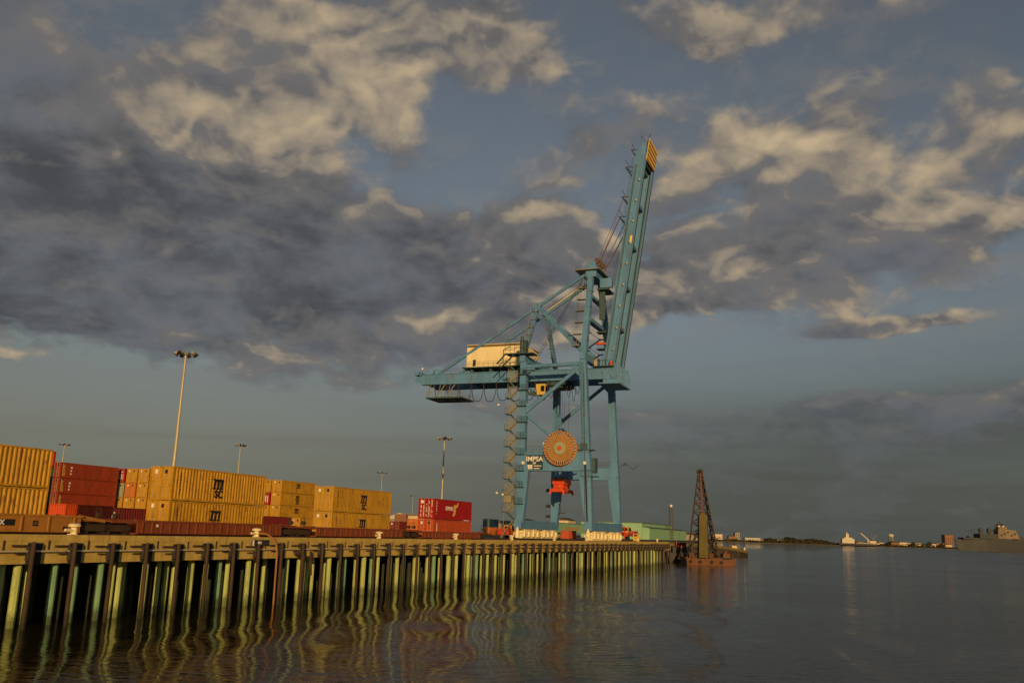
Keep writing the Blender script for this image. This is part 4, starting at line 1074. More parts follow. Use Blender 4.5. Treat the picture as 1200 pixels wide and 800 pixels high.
b = MB(); b.tube((SX0 + .9, 21.4, 5.4), (SX0 + .9, 21.4, 39.5), .07, n=6); b.beam((SX0, 21.4, 5.3), (SX0, 18.9, 8.9), .8, .12); b.beam((SX0, 18.9, 5.3), (SX0, 21.3, 7.2), .07); b.box(SX0 - .4, SX1, 19.4, 21.0, 12.2, 13.6); cr.part('lower_stair', b, 'stair')
# cable reel
RS = N - 1.35; rc = Vector((RS, 9.5, 22.9))
b = MB()
for ds in (-.22, .22):
    for r0, r1 in ((3.12, 3.38), (1.05, 1.25)):
        n = 56; vs = []; fs = []
        for i in range(n):
            a_ = 2 * math.pi * i / n
            for r_ in (r0, r1):
                for x_ in (ds - .05, ds + .05): vs.append((RS + x_, 9.5 + r_ * math.cos(a_), 22.9 + r_ * math.sin(a_)))
        for i in range(n):
            j = (i + 1) % n; A = [4 * i + q for q in range(4)]; B = [4 * j + q for q in range(4)]
            fs += [(A[0], B[0], B[2], A[2]), (A[1], A[3], B[3], B[1]), (A[2], B[2], B[3], A[3]), (A[0], A[1], B[1], B[0])]
        b.add(vs, fs)
reel = cr.part('cable_reel', b, 'reel')
b = MB()
for i in range(44):
    a_ = 2 * math.pi * i / 44; c_, s__ = math.cos(a_), math.sin(a_)
    for ds in (-.24,): b.beam((RS + ds, 9.5 + 1.1 * c_, 22.9 + 1.1 * s__), (RS + ds, 9.5 + 3.2 * c_, 22.9 + 3.1 * s__), .08, .10, .17, .10, up=(1, 0, 0))
cr.part('spoke', b, pm('pale reel spokes', (.46, .265, .085), .55), parent=reel)
b = MB(); b.tube((RS - .12, 9.5, 22.9), (RS + .15, 9.5, 22.9), 2.75, n=40); cr.part('cable_coil', b, pm('wound orange cable', (.31, .145, .042), .7), parent=reel)
b = MB(); b.tube((RS - .45, 9.5, 22.9), (RS + .8, 9.5, 22.9), 1.2, n=24); cr.part('hub', b, 'greygreen', parent=reel)
b = MB(); b.tube((RS - .62, 9.5, 22.9), (RS - .455, 9.5, 22.9), .42, n=18); cr.part('hub_cap', b, 'reel_hub', parent=reel)
for i in range(32):
    a_ = 2 * math.pi * i / 32; y_, z_ = 9.5 + 3.22 * math.cos(a_), 22.9 + 3.22 * math.sin(a_)
    b = MB(); b.box(RS - .34, RS - .276, y_ - .10, y_ + .10, z_ - .10, z_ + .10); cr.part('rim_stud', b, 'truckblack', parent=reel)
# maker's sign on the portal beam
b = MB(); b.box(N - .60, N - .57, 13.3, 16.9, 18.75, 21.7); sg_ = cr.part('sign', b, pm('dark blue sign panel', (.02, .05, .07), .5))
def s_text(txt, size, t_, z_, bold): # on a face that looks back along the quay
    o = add_text(txt, size, 'white', cr.o, (N - .62 - 138, t_ - 11, z_ - DECK), bold=bold, rot=(math.pi / 2, 0, -math.pi / 2), name='lettering'); return o
s_text('IMPSA', 1.35, 15.1, 20.45, .035)
s_text('ZPI', .5, 15.1, 19.9, .02)
b = MB(); b.box(N - .63, N - .604, 15.5, 16.0, 19.35, 19.75); b.box(N - .63, N - .604, 16.05, 16.5, 19.35, 19.75); b.box(N - .63, N - .604, 15.5, 16.0, 18.9, 19.3); b.box(N - .63, N - .604, 16.05, 16.5, 18.9, 19.3)
b.box(N - .63, N - .604, 13.6, 15.2, 19.45, 19.62); b.box(N - .63, N - .604, 13.9, 15.2, 18.95, 19.12); cr.part('emblem', b, 'white', parent=sg_)
for t_ in (17.4, 4.6):
    b = MB(); b.tube((N - .95, t_, 20.1), (N - .75, t_, 20.1), .32, n=12); b.tube((N - .75, t_, 20.1), (N - .5, t_, 20.1), .1); cr.part('floodlight', b, 'lamp')
b = MB(); b.tube((N - .9, 13.2, 24.0), (N - .7, 13.2, 24.0), .16, n=8); b.tube((N - .9, 13.2, 22.4), (N - .85, 13.2, 24.0), .03, n=4); cr.part('floodlight', b, 'lamp')
for t_, z_ in ((22.9, 31.8), (22.6, 14.1), (21.3, 13.8)):
    b = MB(); b.tube((N - 1.5, t_, z_), (N - 1.3, t_, z_), .22, n=8); cr.part('floodlight', b, 'lamp')
b = MB(); b.box(N + .8, N + 2.6, 3.0, 4.4, 18.4, 21.2); b.box(N - .9, N + 1.2, 2.2, 5.4, 17.5, 17.62)
for t_ in (2.3, 3.8, 5.3): b.tube((N - .85, t_, 17.6), (N - .85, t_, 18.7), .035, n=4)
b.tube((N - .85, 2.3, 18.7), (N - .85, 5.3, 18.7), .04, n=4); b.box(N - .9, N + 1.2, 3.0, 6.3, 22.6, 22.75); b.box(N - .9, N - .2, 4.2, 5.6, 22.75, 23.9); cr.part('leg_platform', b, 'crane_dk')
b = MB(); b.tube((N - .6, 4.4, 8), (N - .6, 5.1, 38), .1, n=6); b.beam((N - .72, 3.9, 7.6), (N - .72, 4.5, 20), .28, .12); cr.part('cable_duct', b, 'rope')
b = MB()
for sgn in (-.28, .28): b.tube((N - .80, 4.9 + sgn + .0, 22.8), (N - .80, 5.6 + sgn, 40.2), .035, n=4)
for q in range(44):
    u = q / 44; b.tube((N - .80, 4.62 + .7 * u, 22.8 + 17.4 * u), (N - .80, 5.18 + .7 * u, 22.8 + 17.4 * u), .025, n=4)
cr.part('leg_ladder', b, 'crane_dk')
b = MB(); b.tube((FS - .7, 1.7, 21.5), (FS - .7, .2, 20.4), .08); b.tube((FS - .7, .2, 20.4), (FS - .7, -.6, 21.2), .08); b.tube((FS - .7, 2.0, 21.5), (FS - .7, 3.2, 21.0), .08); b.box(FS - .95, FS - .6, 1.8, 2.3, 21.3, 21.9); cr.part('light_arm', b, 'crane_dk')
for z_ in (10.0, 12.2, 15.6):
    b = MB(); b.box(FS - 1.0, FS - .3, 18.9, 19.7, z_, z_ + .5); b.box(FS - 1.0, FS + .3, 18.9, 19.9, z_ - .12, z_ - .02); cr.part('leg_step', b, 'steel')
b = MB(); b.box(FS - 1.2, FS - .3, 15.6, 16.6, 10.9, 11.05); b.tube((FS - .8, 16.2, 11), (FS - .8, 16.6, 13), .05, n=4); cr.part('leg_step', b, 'steel')

# spreader hanging from the trolley
sp_ = Thing('spreader', 'orange red container spreader hanging from ropes under the crane', 'spreader', (138, 12.9, 14.7))
b = MB(); b.box(135.0, 141.0, 11.9, 12.3, 14.95, 15.5); b.box(135.0, 141.0, 13.6, 14.0, 14.95, 15.5); b.box(134.8, 135.3, 11.7, 14.2, 14.9, 15.6); b.box(140.7, 141.2, 11.7, 14.2, 14.9, 15.6); b.box(136.6, 139.4, 12.3, 13.6, 15.0, 15.7)
sp_.part('frame', b, 'spreader')
b = MB(); b.box(135.6, 140.4, 11.7, 14.2, 16.5, 17.6); b.box(135.8, 136.6, 11.9, 14.0, 15.7, 16.5); b.box(139.2, 140.0, 11.9, 14.0, 15.7, 16.5); b.box(137.2, 138.4, 12.0, 13.2, 15.6, 16.5); sp_.part('headblock', b, 'spreader')
b = MB()
for s in (136.6, 139.4):
    for t_ in (12.2, 13.7): b.tube((s, t_ - .15, 17.6), (s, t_ + .15, 17.6), .42, n=12)
sp_.part('sheave', b, 'truckblack')
b = MB()
for s in (134.9, 141.0):
    for t_ in (11.6, 14.3): b.beam((s, t_, 15.4), (s, t_ + (.06 if t_ > 13 else -.06), 14.5), .45, .1)
sp_.part('corner_flipper', b, 'spreader')
b = MB()
for s in (136.6, 139.4):
    for t_ in (12.2, 13.7): b.tube((s, t_, 17.8), (s, t_, 36.6), .028, n=4)
sp_.part('hoist_rope', b, 'rope')

# ------------------------------------------------------------------ light masts
GM = 'tall floodlight masts over the yard'
def mast(x, y, top, label, n=8, rr=1.0, base_z=DECK):
    th = Thing('light_mast', label, 'light mast', (x, y, base_z), GM, world=True)
    far_ = y > 300
    b = MB(); b.tube((x, y, base_z), (x, y, top), .26 if far_ else .36, .13 if far_ else .17, n=12); b.lathe([(.6, base_z), (.6, base_z + .3), (.38, base_z + .4)], (x, y, 0), 12); th.part('pole', b, 'mast')
    b = MB(); n_ = 28
    for i in range(n_):
        a0, a1 = 2 * math.pi * i / n_, 2 * math.pi * (i + 1) / n_
        b.tube((x + 1.25 * rr * math.cos(a0), y + 1.25 * rr * math.sin(a0), top - .1), (x + 1.25 * rr * math.cos(a1), y + 1.25 * rr * math.sin(a1), top - .1), .06, n=5)
    for i in range(4): a0 = math.pi / 2 * i; b.tube((x, y, top), (x + 1.25 * rr * math.cos(a0), y + 1.25 * rr * math.sin(a0), top - .1), .07, n=5)
    b.lathe([(.3, top - .3), (.3, top + .35), (.1, top + .5)], (x, y, 0), 10)
    ring = th.part('lamp_ring', b, 'steel')
    for i in range(n):
        a0 = 2 * math.pi * i / n + .2; cx, cy = x + 1.45 * rr * math.cos(a0), y + 1.45 * rr * math.sin(a0); o_ = Vector((math.cos(a0), math.sin(a0), 0))
        b = MB(); b.tube(Vector((cx, cy, top + .15)), Vector((cx, cy, top - .28)) + o_ * .35, .20 * rr, .36 * rr, n=10); th.part('floodlight', b, 'mast' if i % 3 else 'steel')
mast(-54.8, 148.4, 34.1, 'tall pale floodlight mast rising behind the first lettered yellow pair', 9, 1.0)
mast(-19.8, 277, 34.2, 'pale floodlight mast rising behind the crimson container', 8, 1.25)
mast(-97.2, 326.5, 34.2, 'distant floodlight mast just right of the tallest mast', 7, 1.1)
mast(-172, 349.3, 34.2, 'distant floodlight mast above the brick red stack', 6, 1.1)
mast(-64.2, 463.4, 34.2, 'distant floodlight mast above the second lettered yellow pair', 6, 1.4)
mast(-80.2, 777.4, 34.2, 'faint floodlight mast just left of the crimson container', 5, 1.6)
mast(4.9, 330.0, 30.0, 'thin pale pole seen between the crane legs', 4, .5)

# ------------------------------------------------------------------ yard buildings and vehicles
th = Thing('warehouse', 'mint green clad shed with stepped roof right of the crane', 'warehouse', (400, 60, DECK))
b = MB(); b.box(380, 448, 54.2, 84, DECK - .1, 12.7); th.part('wall', b, 'mint', smooth=False)
b = MB(); b.box(379.6, 448.4, 53.9, 84.3, 12.704, 13.0); th.part('roof', b, 'mint_roof')
th2 = Thing('warehouse', 'lower mint green shed with sloping roof at the right end of the yard', 'warehouse', (400, 52, DECK))
b = MB(); b.prism([(50.7, DECK - .1), (54.1, DECK - .1), (54.1, 11.0), (50.7, 10.5)], 380.4, 425, 'x'); b.prism([(50.7, DECK - .1), (54.1, DECK - .1), (54.1, 11.0), (50.7, 10.4)], 425.01, 470, 'x'); th2.part('wall', b, 'mint', smooth=False)
b = MB(); b.add([(380, 50.3, 10.55), (470.5, 50.3, 10.3), (470.5, 54.19, 10.9), (380, 54.19, 11.15), (380, 50.3, 10.7), (470.5, 50.3, 10.45), (470.5, 54.19, 11.05), (380, 54.19, 11.3)], [(0, 3, 2, 1), (4, 5, 6, 7), (0, 1, 5, 4), (1, 2, 6, 5), (2, 3, 7, 6), (3, 0, 4, 7)]); th2.part('roof', b, 'mint_roof')
th = Thing('transit_shed', 'mint green fronted shed with open bays and orange sign behind the crane', 'shed', (290, 62, DECK))
b = MB(); b.box(268, 312, 60, 60.6, 7.0, 10.3); fas = th.part('fascia', b, 'mint', smooth=False)
b = MB(); b.box(282, 300, 59.95, 59.996, 8.3, 8.9); th.part('sign', b, 'veh_or', parent=fas)
b = MB(); b.box(268, 312, 60.7, 84, 9.6, 10.6); th.part('roof', b, 'mint_roof')
b = MB(); b.box(264, 284, 61.4, 84, DECK - .1, 9.5); th.part('wall', b, 'tan', smooth=False)
b = MB(); b.box(284.1, 312, 76, 84, DECK - .1, 9.5); th.part('back_wall', b, 'darkgrey', smooth=False)
b = MB(); b.box(292, 293.4, 61, 62.4, DECK - .1, 9.5); th.part('pillar', b, 'tan', smooth=False)
th = Thing('gabled_shed', 'pale gabled shed roof far beyond the second lettered yellow pair', 'shed', (404, 190, DECK))
b = MB(); b.box(400, 430, 184, 203, DECK - .1, 11.5); th.part('wall', b, 'bldg3', smooth=False)
b = MB(); b.prism([(183, 11.5), (204, 11.5), (193.5, 15.0)], 399, 431, 'x'); th.part('roof', b, 'white_b', smooth=False)
th = Thing('office_block', 'small cream block far beyond, left of the crimson container', 'building', (330, 146, DECK))
b = MB(); b.box(326, 345, 141, 149, DECK - .1, 12.4); th.part('wall', b, 'bldg', smooth=False)
b = MB(); b.box(326, 345, 150, 156, DECK - .1, 13.0); th.part('annex', b, 'bldg2', smooth=False)
b = MB()
for i in range(4): b.box(325.95, 325.99, 141.6 + i * 1.9, 142.6 + i * 1.9, 9.6, 10.8)
th.part('window', b, 'glass')
for s_, t_, w_, h_, m_, l_ in ((420, 120, 9, 4.6, 'bldg', 'small cream hut beyond the short orange container'), (300, 80, 8, 5.6, 'bldg3', 'grey shed just left of the crane wheels'), (330, 74, 6, 7.0, 'bldg', 'narrow tan hut just left of the crane stairs'),
                               (560, 60, 16, 3.6, 'bldg3', 'low grey shed past the end of the mint sheds')):
    th = Thing('yard_shed', l_, 'shed', (s_, t_, DECK)); b = MB(); b.box(s_, s_ + 10, t_, t_ + w_, DECK - .1, DECK + h_); th.part('wall', b, m_, smooth=False)
    b = MB(); b.prism([(t_ - .3, DECK + h_ + .003), (t_ + w_ + .3, DECK + h_ + .003), (t_ + w_ / 2, DECK + h_ + 1.2)], s_ - .3, s_ + 10.3, 'x'); th.part('roof', b, 'roofdk', smooth=False)
# vehicles
def wheels(th, pts, r, w=.3):
    for s, t, z in pts:
        b = MB(); b.tube((s - w / 2 if False else s, t - w / 2, z), (s, t + w / 2, z), r, n=16); o = th.part('wheel', b, 'tyre')
        b = MB(); b.tube((s, t - w / 2 - .02, z), (s, t + w / 2 + .02, z), r * .5, n=10); th.part('rim', b, 'mast', parent=o)
th = Thing('yard_tractor', 'red yard tractor parked just left of the crane wheels', 'truck', (129, 21, DECK))
b = MB(); b.box(127, 132.5, 20.1, 22.5, DECK + .7, DECK + 1.15); b.prism([(127.0, DECK + 1.15), (128.6, DECK + 1.15), (128.6, DECK + 2.0), (127.3, DECK + 2.0)], 20.2, 22.4); th.part('body', b, 'rubredveh')
b = MB(); b.prism([(128.6, DECK + 1.15), (130.4, DECK + 1.15), (130.4, DECK + 2.6), (128.9, DECK + 2.6)], 20.3, 21.9); cb_ = th.part('cab', b, 'veh_or')
b = MB(); b.box(128.7, 128.74, 20.5, 21.7, DECK + 1.9, DECK + 2.4); b.box(129.1, 130.2, 20.26, 20.29, DECK + 1.8, DECK + 2.4); th.part('window', b, 'glass', parent=cb_)
wheels(th, [(127.9, 20.25, DECK + .5), (127.9, 22.35, DECK + .5), (131.5, 20.25, DECK + .5), (131.5, 22.35, DECK + .5)], .5)
th = Thing('lift_truck', 'orange and red heavy lift truck just right of the crane wheels', 'lift truck', (322, 47, DECK))
b = MB(); b.box(316, 330, 44.5, 48.2, DECK + 1.2, DECK + 2.6); b.box(325, 332, 44.3, 48.4, DECK + 1.4, DECK + 3.4); th.part('body', b, 'rubredveh')
b = MB(); b.prism([(318, DECK + 2.6), (324, DECK + 2.6), (323, DECK + 4.8), (318.6, DECK + 4.8)], 45.0, 47.6); cb_ = th.part('cab', b, 'veh_or')
b = MB(); b.box(318.2, 318.26, 45.3, 47.3, DECK + 3.0, DECK + 4.5); b.box(319.2, 322.8, 44.94, 44.98, DECK + 3.2, DECK + 4.4); th.part('window', b, 'glass', parent=cb_)
b = MB()
for t_ in (45.2, 47.2): b.box(313.6, 314.1, t_, t_ + .4, DECK + .2, DECK + 5.0)
b.box(313.6, 314.1, 45.2, 47.6, DECK + 4.6, DECK + 5.0); b.box(311.4, 313.6, 45.3, 45.6, DECK + .3, DECK + .5); b.box(311.4, 313.6, 47.1, 47.4, DECK + .3, DECK + .5); th.part('lift_mast', b, 'rubredveh')
wheels(th, [(317, 44.4, DECK + .9), (317, 48.2, DECK + .9), (328, 44.4, DECK + .9), (328, 48.2, DECK + .9)], .9, .6)
th = Thing('forklift', 'small yellow forklift at the quay edge beyond the crane', 'forklift', (160, 2.4, DECK))
b = MB(); b.box(159.6, 161.2, 1.9, 3.1, DECK + .3, DECK + 1.0); b.box(160.8, 161.4, 1.95, 3.05, DECK + .35, DECK + 1.15); th.part('body', b, 'veh_ye')
b = MB()
for s in (159.5, 160.9):
    for t_ in (1.95, 2.95): b.box(s, s + .1, t_, t_ + .12, DECK + 1.0, DECK + 1.75)
b.box(159.4, 161.1, 1.9, 3.12, DECK + 1.752, DECK + 1.86); th.part('overhead_guard', b, 'veh_ye')
b = MB(); b.box(159.2, 159.36, 1.95, 2.12, DECK + .1, DECK + 1.8); b.box(159.2, 159.36, 2.9, 3.07, DECK + .1, DECK + 1.8); b.box(158.3, 159.19, 2.1, 2.25, DECK + .1, DECK + .16); b.box(158.3, 159.19, 2.75, 2.9, DECK + .1, DECK + .16); b.box(159.2, 159.3, 2.12, 2.9, DECK + .9, DECK + 1.2); th.part('lift_mast', b, 'veh_ye')
wheels(th, [(159.8, 1.95, DECK + .28), (159.8, 3.05, DECK + .28), (161.0, 1.95, DECK + .28), (161.0, 3.05, DECK + .28)], .28, .2)
# posts and lattice tower
th = Thing('lattice_tower', 'slim dark lattice tower standing past the end of the mint sheds', 'tower', (84.9, 470, DECK), world=True)
b = MB(); x0, y0 = 84.9, 470
for i in range(12):
    za, zb_ = DECK + i * 1.42, DECK + (i + 1) * 1.42; wa, wb_ = 1.1 - .035 * i, 1.1 - .035 * (i + 1)
    for sx, sy in ((-1, -1), (1, -1), (1, 1), (-1, 1)):
        b.beam((x0 + sx * wa, y0 + sy * wa, za), (x0 + sx * wb_, y0 + sy * wb_, zb_), .16)
    b.beam((x0 - wa, y0 - wa, za), (x0 + wb_, y0 - wb_, zb_), .12); b.beam((x0 + wa, y0 - wa, za), (x0 - wb_, y0 - wb_, zb_), .12); b.beam((x0 - wa, y0 + wa, za), (x0 + wb_, y0 + wb_, zb_), .12); b.beam((x0 - wa, y0 - wa, za), (x0 - wb_, y0 + wb_, zb_), .12)
th.part('frame', b, 'steel'); b = MB(); b.box(x0 - .6, x0 + .6, y0 - .6, y0 + .6, DECK + 16.6, DECK + 17.8); th.part('cap', b, 'mast')

# ------------------------------------------------------------------ floating derrick, barge, tug
dk = Thing('floating_derrick', 'rusty A frame derrick on an orange brown float past the quay end', 'floating crane', (51, 236, 0), world=True)
b = MB(); b.prism([(46.3, -.6), (55.9, -.6), (55.9, 1.45), (46.3, 1.45)], 234, 242, 'y'); b.box(46.3, 55.6, 236.0, 242, 1.44, 1.76); b.prism([(55.9, -.6), (58.3, -.4), (58.9, 1.6), (55.9, 1.45)], 234.2, 241.8, 'y'); hull = dk.part('hull', b, 'barge', smooth=False)
b = MB(); b.box(46.1, 55.8, 233.86, 233.995, .95, 1.15); b.box(46.1, 55.8, 233.86, 233.995, 1.34, 1.50); dk.part('rubbing_strake', b, 'barge', parent=hull)
b = MB(); cx, cy = 50.6, 235.4
b.add([(cx - 1.15, cy - 1.1, 1.76), (cx + 1.15, cy - 1.1, 1.76), (cx + 1.15, cy + 1.1, 1.76), (cx - 1.15, cy + 1.1, 1.76), (cx - .92, cy - .9, 12.5), (cx + .92, cy - .9, 12.5), (cx + .92, cy + .9, 12.5), (cx - .92, cy + .9, 12.5)], [(0, 3, 2, 1), (4, 5, 6, 7), (0, 1, 5, 4), (1, 2, 6, 5), (2, 3, 7, 6), (3, 0, 4, 7)])
b.box(cx - .6, cx + .6, cy - .6, cy + .6, 12.504, 12.95); dk.part('spud', b, 'spud', smooth=False)
apx = Vector((50.9, 239.0, 23.8))
feet = [Vector((47.3, 237.6, 1.76)), Vector((55.3, 237.6, 1.76)), Vector((48.0, 241.4, 1.76)), Vector((55.0, 241.4, 1.76))]
tops = [apx + Vector((-.45, -.3, 0)), apx + Vector((.45, -.3, 0)), apx + Vector((-.4, .3, 0)), apx + Vector((.4, .3, 0))]
b = MB()
for f_, t_ in zip(feet, tops): b.beam(f_, t_, .34, .34, .22, .22)
lv = [0, .13, .27, .40, .52, .63, .73, .82, .90, .96]
for a_, c_ in ((0, 1), (2, 3), (0, 2), (1, 3)):
    for i in range(len(lv) - 1):
        p0, p1 = feet[a_].lerp(tops[a_], lv[i]), feet[c_].lerp(tops[c_], lv[i]); q0, q1 = feet[a_].lerp(tops[a_], lv[i + 1]), feet[c_].lerp(tops[c_], lv[i + 1])
        b.beam(p0, q1, .15); b.beam(p1, q0, .15); b.beam(q0, q1, .15)
dk.part('a_frame', b, 'derrick')
b = MB(); b.box(apx.x - .7, apx.x + .7, apx.y - .5, apx.y + .5, 23.3, 24.2); b.tube((apx.x - .2, apx.y - .8, 23.9), (apx.x + .2, apx.y - .8, 23.9), .5, n=12); dk.part('head_block', b, 'derrick')
b = MB(); b.beam((50.8, 237.0, 12.0), (50.9, 238.4, 23.4), .5, .4)
for i in range(9): b.box(50.4, 51.2, 236.9 + i * .14, 237.2 + i * .14, 12.4 + i * 1.15, 12.75 + i * 1.15)
dk.part('hammer_lead', b, pm('red brown lead steel', (.085, .022, .012), .6))
b = MB(); b.beam((46.9, 236.4, 1.9), (49.6, 236.8, 8.1), .55, .5); b.beam((54.4, 235.2, 1.9), (51.7, 236.8, 7.2), .42, .4); dk.part('strut', b, 'bargedk')
b = MB(); b.tube((52.0, 235.6, 2.4), (53.4, 235.6, 2.4), .65, n=14); b.box(52.2, 53.2, 235.0, 236.2, 1.76, 2.2); dk.part('winch_drum', b, 'barge')
b = MB(); b.box(47.1, 48.4, 235, 236.6, 1.76, 2.7); b.tube((47.8, 235.2, 2.7), (47.8, 235.2, 3.9), .2); dk.part('engine', b, 'barge')
b = MB(); b.box(56.0, 57.8, 236, 239, 1.9, 2.9); b.lathe([(.7, 2.9), (.6, 3.6), (.2, 3.9)], (56.8, 237, 0), 10); b.tube((58.2, 235, 1.9), (58.2, 235, 3.0), .12); dk.part('deckhouse', b, 'barge')
for x_ in (47.2, 49.6, 52.6, 55.0):
    b = MB(); b.tube((x_, 233.55, .75), (x_, 233.84, .75), .42, n=14); dk.part('tyre_fender', b, 'tyre')
b = MB(); b.box(53.6, 55.0, 236.2, 238.2, 1.77, 3.3); b.box(53.5, 55.1, 236.1, 238.3, 3.304, 3.4); dk.part('winch_house', b, 'derrick')
b = MB()
for q in range(9): b.tube((46.6 + q * 1.1, 234.2, 1.45), (46.6 + q * 1.1, 234.2, 2.4), .03, n=4)
b.tube((46.6, 234.2, 2.4), (55.4, 234.2, 2.4), .03, n=4); dk.part('railing', b, 'derrick')
b = MB(); b.tube((50.8, 238.2, 23.5), (54.3, 236.0, 3.4), .04, n=4); b.tube((51.0, 238.2, 23.5), (52.7, 235.6, 2.9), .04, n=4); dk.part('hoist_rope', b, 'rope')
bg_ = Thing('barge', 'long dark barge with a pale sheered rim lying behind the floating derrick', 'barge', (84, 366, 0), world=True)
b = MB(); xs = [58, 66, 74, 82, 88, 93, 96.6]; zs = [4.1, 4.0, 3.9, 3.7, 3.2, 2.5, 1.9]; ws = [4, 4.5, 4.5, 4.4, 3.8, 2.4, .5]
vs = []
for x_, z_, w_ in zip(xs, zs, ws): vs += [(x_, 366 - w_ * .85, -.8), (x_, 366 - w_, z_), (x_, 366 + w_, z_), (x_, 366 + w_ * .85, -.8)]
fs = []
for i in range(len(xs) - 1):
    for q in range(4): fs.append((4 * i + q, 4 * i + (q + 1) % 4, 4 * i + 4 + (q + 1) % 4, 4 * i + 4 + q))
fs += [(0, 1, 2, 3), (4 * len(xs) - 1, 4 * len(xs) - 2, 4 * len(xs) - 3, 4 * len(xs) - 4)]
b.add(vs, fs); bg_.part('hull', b, 'bargedk', smooth=False)
b = MB()
for i in range(len(xs) - 1): b.beam((xs[i], 366 - ws[i] - .12, zs[i] - .1), (xs[i + 1], 366 - ws[i + 1] - .12, zs[i + 1] - .1), .3, 1.0)
bg_.part('rim', b, 'spud')
b = MB(); b.box(90, 92, 364.6, 366.6, 3.0, 4.2); bg_.part('deck_fitting', b, 'bldg')
b = MB(); b.box(95, 95.6, 365.6, 366.2, 2.2, 3.6); bg_.part('deck_fitting', b, 'bldg')
b = MB(); b.box(62, 76, 363.2, 368, 4.0, 4.9); bg_.part('hatch', b, 'bargedk')
tg = Thing('tug', 'dark workboat with red wheelhouse moored at the quay end', 'tugboat', (47.6, 250, 0), world=True)
b = MB(); b.prism([(44.6, -.6), (50.6, -.6), (51.6, 2.2), (44.0, 2.6)], 249, 254, 'y'); tg.part('hull', b, 'bargedk', smooth=False)
b = MB(); b.box(45.6, 49.6, 250, 253, 2.45, 4.1); hs = tg.part('deckhouse', b, 'bargedk', smooth=False)
b = MB(); b.box(46.6, 49.4, 250.2, 252.6, 4.103, 5.2); b.box(46.4, 49.6, 250, 252.8, 5.204, 5.34); wh = tg.part('wheelhouse', b, 'tugred', smooth=False)
b = MB(); b.box(46.9, 47.8, 250.15, 250.19, 4.5, 5.0); b.box(48.1, 49.1, 250.15, 250.19, 4.5, 5.0); tg.part('window', b, 'glass', parent=wh)
b = MB(); b.tube((47.1, 248.6, 1.7), (47.1, 248.95, 1.7), .75, .75, n=14); tg.part('tyre_fender', b, 'barge')
b = MB(); b.box(43.4, 44.9, 249.4, 251, 3.2, 4.9); b.tube((47.6, 251, 5.3), (47.6, 251, 7.6), .06); tg.part('mast', b, 'tan')
# small dolphins by the quay end
th = Thing('mooring_dolphin', 'dark timber pile cluster at the far corner of the quay', 'dolphin', (186, 3, 0))
b = MB()
for ds, dt in ((0, 0), (.6, .2), (.2, .7), (.8, .8), (1.3, .3), (1.5, 1.0)): b.tube((185 + ds * 1.4, 1.6 + dt * 1.6, -3), (185.4 + ds, 2 + dt, 5.0 + ds * .2), .28, n=8)
th.part('pile', b, 'timber'); b = MB(); b.tube((185.9, 2.5, 4.2), (185.9, 2.5, 4.5), 1.1, n=16); th.part('band', b, 'steel')

# ------------------------------------------------------------------ far shore
def far_building(x, y, w, d, h, wall, label, roof='flat', name='far_building', win=True):
    th = Thing(name, label, 'building', (x, y, 2.0), world=True)
    b = MB(); b.box(x - w / 2, x + w / 2, y, y + d, 1.9, 2 + h); th.part('wall', b, wall, smooth=False)
    b = MB()
    if roof == 'gable': b.prism([(x - w / 2 - .5, 2 + h + .01), (x + w / 2 + .5, 2 + h + .01), (x, 2 + h + w * .16)], y - .5, y + d + .5, 'y')
    else: b.box(x - w / 2 - .4, x + w / 2 + .4, y - .4, y + d + .4, 2 + h + .01, 2.6 + h)
    th.part('roof', b, 'roofdk', smooth=False)
    if win:
        b = MB(); n = max(2, int(w / 6))
        for i in range(n):
            for k in range(max(1, int(h / 5))): b.box(x - w / 2 + (i + .3) * w / n, x - w / 2 + (i + .7) * w / n, y - .15, y - .01, 2 + 1.6 + k * 4.5, 2 + 3.4 + k * 4.5)
        th.part('window', b, 'glass')
FY = 2600
fb_ = [(480, 34, 9, 'bldg', 'flat', 'long cream building just right of the lattice tower'), (556, 26, 7, 'bldg3', 'gable', 'grey gabled building behind the derrick frame'),
       (612, 26, 15, 'bldg', 'flat', 'tall cream block on the far shore right of the derrick'), (648, 20, 11, 'bldg2', 'gable', 'brick gabled house right of the tall cream block'),
       (668, 14, 20, 'bldg3', 'gable', 'grey spire like silo right of the derrick'), (706, 44, 9, 'white_b', 'flat', 'long white warehouse between derrick and tree belt'),
       (752, 40, 6, 'bldg3', 'flat', 'low grey shed right of the long white warehouse'), (786, 26, 7, 'bldg', 'gable', 'small cream gabled house left of the tree belt'),
       (1010, 30, 9, 'bldg2', 'flat', 'brick block just right of the moored tanker'), (1046, 22, 11, 'bldg', 'gable', 'cream gabled house left of the water tower'),
       (1074, 26, 8, 'bldg', 'flat', 'cream block beneath the water tower'), (1108, 30, 9, 'bldg2', 'gable', 'brick gabled block just right of the water tower'),
       (1142, 24, 10, 'bldg', 'flat', 'cream block second to the right of the water tower'), (1176, 56, 10, 'bldg3', 'flat', 'wide grey block midway from water tower to dark tower block'),
       (1222, 22, 9, 'white_b', 'gable', 'white gabled house left of the dark tower block'), (1254, 26, 11, 'bldg2', 'flat', 'brick block next to the dark tower block'),
       (1268, 18, 8, 'bldg', 'gable', 'small cream house in front of the dark tower block')]
for q_, (x, w, h, m_, r_, l_) in enumerate(fb_): far_building(x, FY + (q_ * 17) % 37 + 6, w, 18, h * 1.25, m_, l_, r_)
far_building(1290, FY + 60, 24, 22, 38, 'bldg2', 'dark brown tower block on the far shore left of the grey ship', 'flat', 'tower_block')
hr = random.Random(21)
